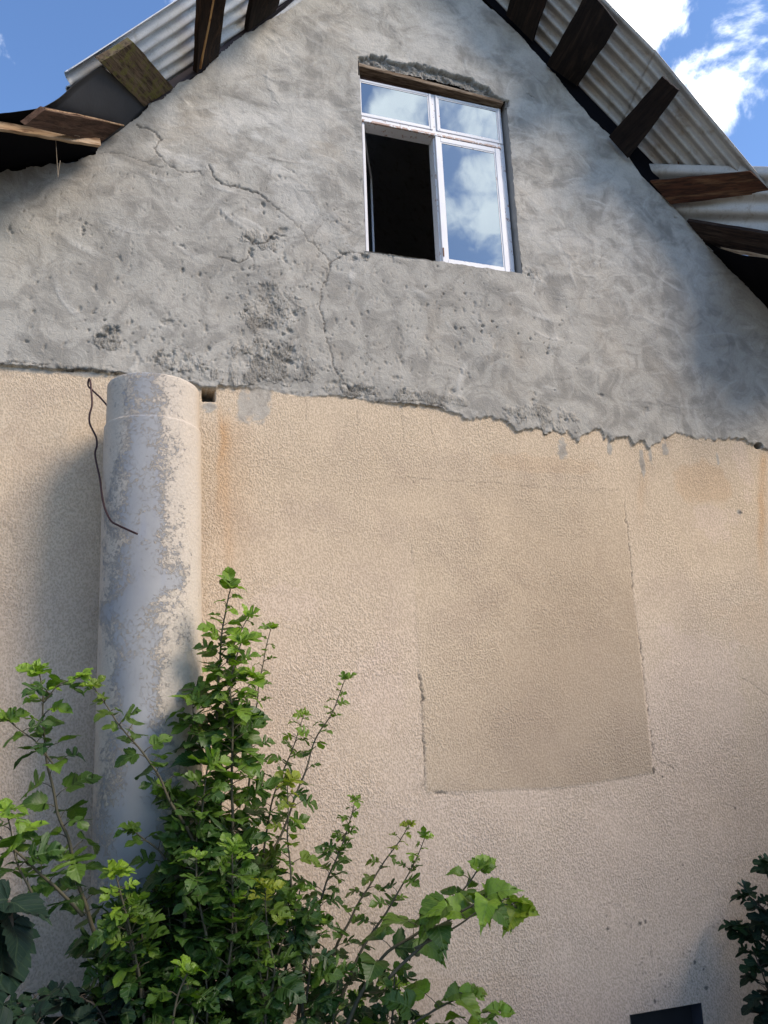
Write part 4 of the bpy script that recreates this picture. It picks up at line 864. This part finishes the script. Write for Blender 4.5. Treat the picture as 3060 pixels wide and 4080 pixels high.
base = at(900, 4400, .55); 
mul = thing('mulberry_shrub', 'leafy green mulberry shrub with lobed leaves growing in front of the grey pipe', 'shrub', (base.x, base.y, GZ))
SH = [ # points, depths, kwargs
 ([(930, 4500), (900, 3900), (885, 3400), (862, 2900), (878, 2600), (895, 2440), (915, 2345)], (.6, .6, .6, .6, .6, .62, .64), dict(size=.135, dens=2, gap=.05, young=.34, rad=(.016, .003), kinds=(0, 0, 1, 1), start=.12)),
 ([(950, 4400), (935, 3700), (925, 3200), (925, 2850), (925, 2680), (960, 2560)], (.7, .75, .75, .75, .75, .75), dict(size=.135, dens=2, gap=.05, young=.34, kinds=(0, 1, 1), rad=(.012, .003), start=.1)),
 ([(1000, 4400), (960, 3600), (985, 3150), (1015, 2850), (1045, 2650), (1075, 2505)], (.5, .5, .5, .48, .46, .45), dict(size=.08, gap=.045, young=.25, kinds=(0, 0, 1), rad=(.011, .002), start=.1)),
 ([(1010, 4300), (1020, 3560), (1130, 3300), (1250, 2970), (1330, 2830), (1375, 2710)], (.6, .6, .6, .6, .6, .6), dict(size=.082, gap=.045, young=.22, kinds=(0, 0, 0, 1), rad=(.011, .002), start=.1)),
 ([(1040, 3500), (1090, 3180), (1150, 3020), (1212, 2850)], (.5, .5, .5, .5), dict(size=.068, gap=.038, young=.4, kinds=(0,), rad=(.006, .002), yellow=.15)),
 ([(1215, 4300), (1190, 3800), (1172, 3600), (1150, 3350), (1150, 3130)], (.8, .8, .8, .8, .8), dict(size=.10, gap=.05, young=.3, yellow=.8, kinds=(0, 1), rad=(.009, .002), start=.1)),
 ([(1180, 4200), (1220, 3800), (1300, 3520), (1385, 3290), (1415, 3190)], (.6, .6, .6, .6, .6), dict(size=.075, gap=.042, young=.2, kinds=(0, 0, 1), rad=(.009, .002), start=.1, dens=2)),
 ([(1250, 4200), (1320, 3830), (1450, 3560), (1560, 3400), (1630, 3290)], (.55, .55, .55, .55, .55), dict(size=.072, gap=.042, young=.25, yellow=.6, kinds=(0, 0, 1), rad=(.010, .002), start=.1)),
 ([(1300, 4100), (1420, 3830), (1560, 3600), (1650, 3440), (1690, 3340)], (.65, .65, .65, .65, .65), dict(size=.075, gap=.045, young=.35, kinds=(0, 0), rad=(.009, .002), start=.1)),
 ([(1310, 4250), (1500, 3850), (1700, 3690), (1830, 3570), (1905, 3460)], (.9, .95, 1., 1., 1.), dict(size=.12, gap=.05, young=.35, kinds=(2, 2, 1), rad=(.010, .003), start=.35, droop=(.4, .8), label='branch with large whole leaves')),
 ([(1550, 3900), (1750, 3700), (1900, 3600), (2010, 3580)], (1.1, 1.15, 1.2, 1.2), dict(size=.15, gap=.07, young=.75, yellow=.35, kinds=(2, 2), rad=(.007, .003), start=.45, tipn=4, droop=(.4, .8), label='branch with bright pointed leaves')),
 ([(1650, 3780), (1820, 3690), (1960, 3600), (2060, 3620)], (1.15, 1.2, 1.25, 1.25), dict(size=.135, gap=.05, young=.95, yellow=.5, kinds=(2,), rad=(.005, .002), start=.5, tipn=5, droop=(.6, 1.0), label='twig with bright pointed drooping leaves')),
 ([(120, 3560), (60, 3400), (30, 3280), (20, 3230)], (1.0, 1.0, 1.0, 1.0), dict(size=.11, gap=.045, young=.5, kinds=(0, 1), rad=(.005, .002), start=.1)),
 ([(905, 2640), (945, 2540), (990, 2460)], (.62, .62, .62), dict(size=.09, gap=.04, young=.5, kinds=(0, 1), rad=(.004, .002))),
 ([(900, 2900), (960, 2780), (1020, 2700)], (.66, .66, .66), dict(size=.12, gap=.05, young=.4, kinds=(0, 1, 2), rad=(.004, .002))),
 ([(830, 3050), (780, 2900), (770, 2800)], (.66, .66, .66), dict(size=.12, gap=.05, young=.2, kinds=(0, 1, 2), rad=(.004, .002), dens=2)),
 ([(215, 3050), (150, 2960), (70, 2900), (30, 2870)], (.78, .8, .8, .8), dict(size=.10, gap=.05, young=.2, kinds=(1, 0), rad=(.004, .002))),
 ([(175, 2800), (240, 2730), (320, 2700)], (.76, .78, .8), dict(size=.09, gap=.04, young=.8, kinds=(0, 1), rad=(.003, .002))),
 ([(1500, 4200), (1650, 4080), (1800, 3990), (1880, 3960)], (1., 1.05, 1.1, 1.1), dict(size=.11, gap=.05, young=.45, yellow=.2, kinds=(2, 1), rad=(.007, .002), droop=(.4, .7))),
 ([(1500, 4300), (1700, 4150), (1900, 4080), (1990, 4030)], (1., 1.05, 1.1, 1.1), dict(size=.09, gap=.05, young=.5, kinds=(2, 1), rad=(.006, .002))),
 ([(1000, 4200), (1090, 3900), (1060, 3700), (1055, 3540)], (.9, .95, .95, .95), dict(size=.095, gap=.045, young=.4, yellow=.75, kinds=(0, 1), rad=(.008, .002), start=.15)),
 ([(620, 4300), (545, 3870), (500, 3620), (465, 3490)], (1., 1., 1., 1.), dict(size=.095, gap=.05, young=.6, yellow=.2, kinds=(0, 0, 1), rad=(.008, .003), start=.3, dens=2, tipn=7)),
 ([(700, 4300), (452, 3868), (398, 3768), (335, 3588), (271, 3353), (226, 3208), (192, 3020), (172, 2830), (165, 2680)], (.7, .75, .75, .75, .75, .75, .75, .75, .75), dict(size=.12, gap=.052, young=.42, kinds=(0, 1, 1, 2), rad=(.013, .0025), start=.12)),
 ([(860, 3500), (690, 3210), (570, 3000), (470, 2880), (410, 2790), (372, 2735)], (.85, .85, .85, .85, .85, .85), dict(size=.088, gap=.038, young=.22, yellow=.25, kinds=(0, 1), rad=(.008, .002), start=.15)),
 ([(330, 3650), (220, 3530), (100, 3430), (0, 3330), (-80, 3240)], (.9, .95, 1., 1., 1.), dict(size=.09, gap=.05, young=.3, kinds=(1, 0, 0), rad=(.007, .003))),
 ([(760, 3700), (700, 3560), (640, 3400), (540, 3310)], (.8, .8, .8, .8), dict(size=.10, gap=.045, young=.1, kinds=(0, 1), rad=(.007, .003))),
 ([(800, 3600), (770, 3350), (740, 3250), (660, 3150)], (.75, .75, .75, .75), dict(size=.11, gap=.04, young=.15, kinds=(0, 1), rad=(.007, .003), dens=2)),
 ([(720, 3900), (745, 3600), (790, 3300), (830, 3050)], (.85, .85, .85, .85), dict(size=.125, gap=.045, young=.18, kinds=(0, 1), rad=(.008, .003), dens=2)),
 ([(680, 4250), (700, 4000), (745, 3880)], (1.1, 1.1, 1.1), dict(size=.09, gap=.045, young=.4, kinds=(1, 0), rad=(.006, .003))),
]
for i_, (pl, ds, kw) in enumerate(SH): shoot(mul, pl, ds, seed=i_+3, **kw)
rr_ = random.Random(5)
for i_ in range(84):           # dense skirt of short shoots low in the shrub, shade painted into leaf colour
    x0 = min(rr_.uniform(420, 1600), rr_.uniform(420, 1750)); hgt = (1-abs(x0-880)/1000); y1 = 4080 - rr_.uniform(.0, 1)*(max(.35, hgt)*850) ; y1 = max(y1, 3250)
    dx = (x0-900)*.12 + rr_.uniform(-60, 60); d = rr_.uniform(.35, 1.0)
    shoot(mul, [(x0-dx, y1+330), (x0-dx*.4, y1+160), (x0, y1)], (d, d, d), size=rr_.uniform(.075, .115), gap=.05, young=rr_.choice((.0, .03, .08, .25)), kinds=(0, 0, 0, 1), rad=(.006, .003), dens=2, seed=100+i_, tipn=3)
tk = MB(); bb = Vector((base.x, base.y, GZ-.05))
for dx, tp in ((0, (930, 4450, .6)), (.05, (1010, 4300, .6)), (-.06, (700, 4280, .72)), (.09, (1250, 4230, .6)), (.02, (950, 4400, .72))):
    tk.tube(smoothline([bb+Vector((dx, 0, 0)), bb+Vector((dx*1.5, 0, .35)), at(*tp)], 5), .017, 8)
tk.build('trunk', m_bark, mul, True)
# plant on the right edge: dark, rounded lobes
fb = at(3350, 4500, .5)
fig = thing('fig_bush', 'dark lobed fig bush reaching in at the right edge of the wall', 'bush', (fb.x, fb.y, GZ))
FS = [([(3400, 4300), (3200, 3950), (3080, 3780), (2930, 3690)], (.5, .4, .3, .2)), ([(3400, 4100), (3200, 3780), (3060, 3640), (2980, 3570)], (.6, .45, .3, .22)), ([(3400, 4000), (3250, 3650), (3120, 3500), (3060, 3440)], (.6, .45, .35, .3)),
      ([(3350, 4400), (3150, 4100), (3060, 3950), (3010, 3800)], (.6, .5, .4, .3)), ([(3450, 4400), (3300, 4000), (3180, 3850)], (.7, .6, .5)), ([(3450, 4400), (3350, 3900), (3300, 3500), (3280, 3200)], (.6, .6, .6, .6)), ([(3500, 4300), (3450, 3700), (3420, 3200)], (.8, .8, .8))]
for i_, (pl, ds) in enumerate(FS): shoot(fig, pl, ds, size=.15, kinds=(3,), gap=.05, young=.12, dens=2, rad=(.009, .004), seed=200+i_, mats=(m_dleaf, m_bark), tipn=4, start=.3)
MB().tube(smoothline([(fb.x, fb.y, GZ-.05), (fb.x+.02, fb.y, GZ+.4), tuple(at(3400, 4200, .55))]), .025, 8).build('trunk', m_bark, fig, True)
# plant at the left edge, close to the lens
pb = at(-250, 4700, 1.9)
per = thing('persimmon_sapling', 'dark broad oval leaves of a sapling hanging in at the lower left corner', 'sapling', (pb.x, pb.y, GZ))
st = MB().tube(smoothline([(pb.x, pb.y, GZ-.05), tuple(at(-90, 4300, 1.9)), tuple(at(5, 3990, 1.9)), tuple(at(45, 3720, 1.9)), tuple(at(32, 3590, 1.9))]), .006, 7).build('trunk', m_bark, per, True)
lv = Leaves(); rs = random.Random(3)
for (x, y), (tx, ty), sz, kd in [((40, 3600), (185, 3640), .13, 2), ((30, 3585), (-60, 3590), .11, 2), ((10, 3690), (12, 3960), .21, 2), ((52, 3670), (85, 3830), .12, 2), ((-10, 3640), (-60, 3850), .2, 2), ((0, 4000), (-90, 4060), .15, 2)]:
    a, b = at(x, y, 1.9), at(tx, ty, 1.95); lv.leaf(a, b-a, Vector((.9, -.6, .5)), sz, kd, (.15, rs.random(), 0), .25, .15, rs)
lv.build('foliage', m_dleaf, st)
# low dark growth along the bottom left
lb = at(200, 4500, 1.1)
low = thing('low_bush', 'low dark bush of narrow leaves at the foot of the left wall', 'bush', (lb.x, lb.y, GZ))
for i_, (pl, d) in enumerate([([(520, 4300), (380, 4010), (200, 3985), (60, 4000)], 1.0), ([(400, 4350), (250, 4150), (120, 4070), (-40, 4060)], 1.1), ([(500, 4300), (380, 4120), (300, 4020)], .9), ([(200, 4400), (100, 4200), (0, 4090)], 1.2), ([(650, 4300), (480, 4110), (400, 3960)], .8), ([(700, 4300), (560, 4110), (520, 4000)], .9), ([(100, 4300), (0, 4150), (-80, 4030)], 1.0)]):
    shoot(low, pl, [d]*len(pl), size=.085, kinds=(2,), gap=.045, young=.1, dens=2, rad=(.005, .002), seed=300+i_, mats=(m_dleaf, m_bark))
MB().tube(smoothline([(lb.x, lb.y, GZ-.05), (lb.x, lb.y+.02, GZ+.3), tuple(at(400, 4330, 1.0))]), .012, 8).build('trunk', m_bark, low, True)

# ------------------------------------------------------------------ unseen trees added to keep the sun off the foot of the wall
def shade_tree(x, y, ht, rad_, label, seed):
    r = random.Random(seed); t = thing('shade_tree', label, 'tree', (x, y, GZ), group='unseen trees added to shade the wall')
    tr_ = MB(); cz = ht-rad_*.8
    tr_.tube(smoothline([(x, y, GZ-.1), (x+.08, y, GZ+1.2), (x-.05, y+.1, cz-.3), (x, y, cz+.5)]), [.16-.0065*i_ for i_ in range(19)], 10)
    for i_ in range(9):
        a = r.uniform(0, 6.3); e = Vector((x+math.cos(a)*rad_*.7, y+math.sin(a)*rad_*.7, cz+r.uniform(-.5, .9)*rad_)); tr_.tube([(x, y, cz-.6+i_*.1), (Vector((x, y, cz))+e)/2, e], [.06, .04, .012], 6)
    tr_.build('trunk', m_bark, t, True)
    cr_ = Leaves()
    for i_ in range(150):
        v = Vector((r.gauss(0, 1), r.gauss(0, 1), r.gauss(0, 1))).normalized()*(r.uniform(.35, 1))
        c_ = Vector((x+v.x*rad_, y+v.y*rad_, cz+v.z*rad_*.85)); 
        for j in range(34):
            o_ = Vector((r.gauss(0, .17), r.gauss(0, .17), r.gauss(0, .13))); cr_.leaf(c_+o_, Vector((r.uniform(-1, 1), r.uniform(-1, 1), r.uniform(-.8, .2))), Vector((r.uniform(-.5, .5), r.uniform(-.5, .5), 1)), r.uniform(.16, .26), 2, (.2, r.random(), 0), .3, .3, r)
    cr_.build('crown', m_leaf, t)
shade_tree(4.9, -5.4, 4.1, 1.7, 'unseen leafy shade tree added to the right of the photographer', 1)
shade_tree(7.7, -4.9, 5.0, 2.0, 'unseen broad shade tree added between two others in front of the house', 2)
shade_tree(10.4, -4.6, 5.6, 2.3, 'unseen tall shade tree added furthest right in front of the house', 4)
shade_tree(-3.6, -3.4, 2.6, 1.7, 'unseen leafy shade tree added to the left of the photographer', 3)
def shade_hedge(name, label, cat, x0, x1, y, zt0, zt1, dep, n, seed):  # unseen low and tall planting added to shade the foot of the wall
    r = random.Random(seed); t = thing(name, label, cat, ((x0+x1)/2, y, GZ)); h = Leaves()
    for i_ in range(n):
        u = r.random(); x = x0+(x1-x0)*u; zt = zt0+(zt1-zt0)*u; z = GZ+.15+(zt-GZ-.15)*math.sqrt(r.random()); w_ = dep*(1 if z < zt-.25 else .6)
        h.leaf(Vector((x, y+r.uniform(-w_, w_), z)), Vector((r.uniform(-1, 1), r.uniform(-1, 1), r.uniform(-.6, .4))), Vector((r.uniform(-.7, .7), r.uniform(-.7, .7), 1)), r.uniform(.10, .16), 2, (.15, r.random(), 0), .3, .3, r)
    b_ = MB()
    for i_ in range(7): x = x0+(x1-x0)*(i_+.5)/7; b_.tube([(x, y, GZ-.05), (x+r.uniform(-.1, .1), y, (GZ+zt0)/2), (x+r.uniform(-.2, .2), y, zt0-.3)], .02, 6)
    h.build('foliage', m_leaf, t); b_.build('trunk', m_bark, t, True)
shade_hedge('shade_hedge', 'unseen low planting added between the photographer and the wall for shade', 'shade_hedge', -1.4, 3.1, -1.75, -1.12, -1.55, .22, 4200, 1)
shade_hedge('shade_bush', 'unseen tall bush added to shade the wall towards the right', 'bush', 3.45, 4.9, -1.25, -.3, .6, .35, 2600, 2)
shade_hedge('shade_bush', 'unseen tall bush added to shade the wall towards the left', 'bush', -2.4, -1.15, -1.3, .1, -.3, .35, 2600, 3)
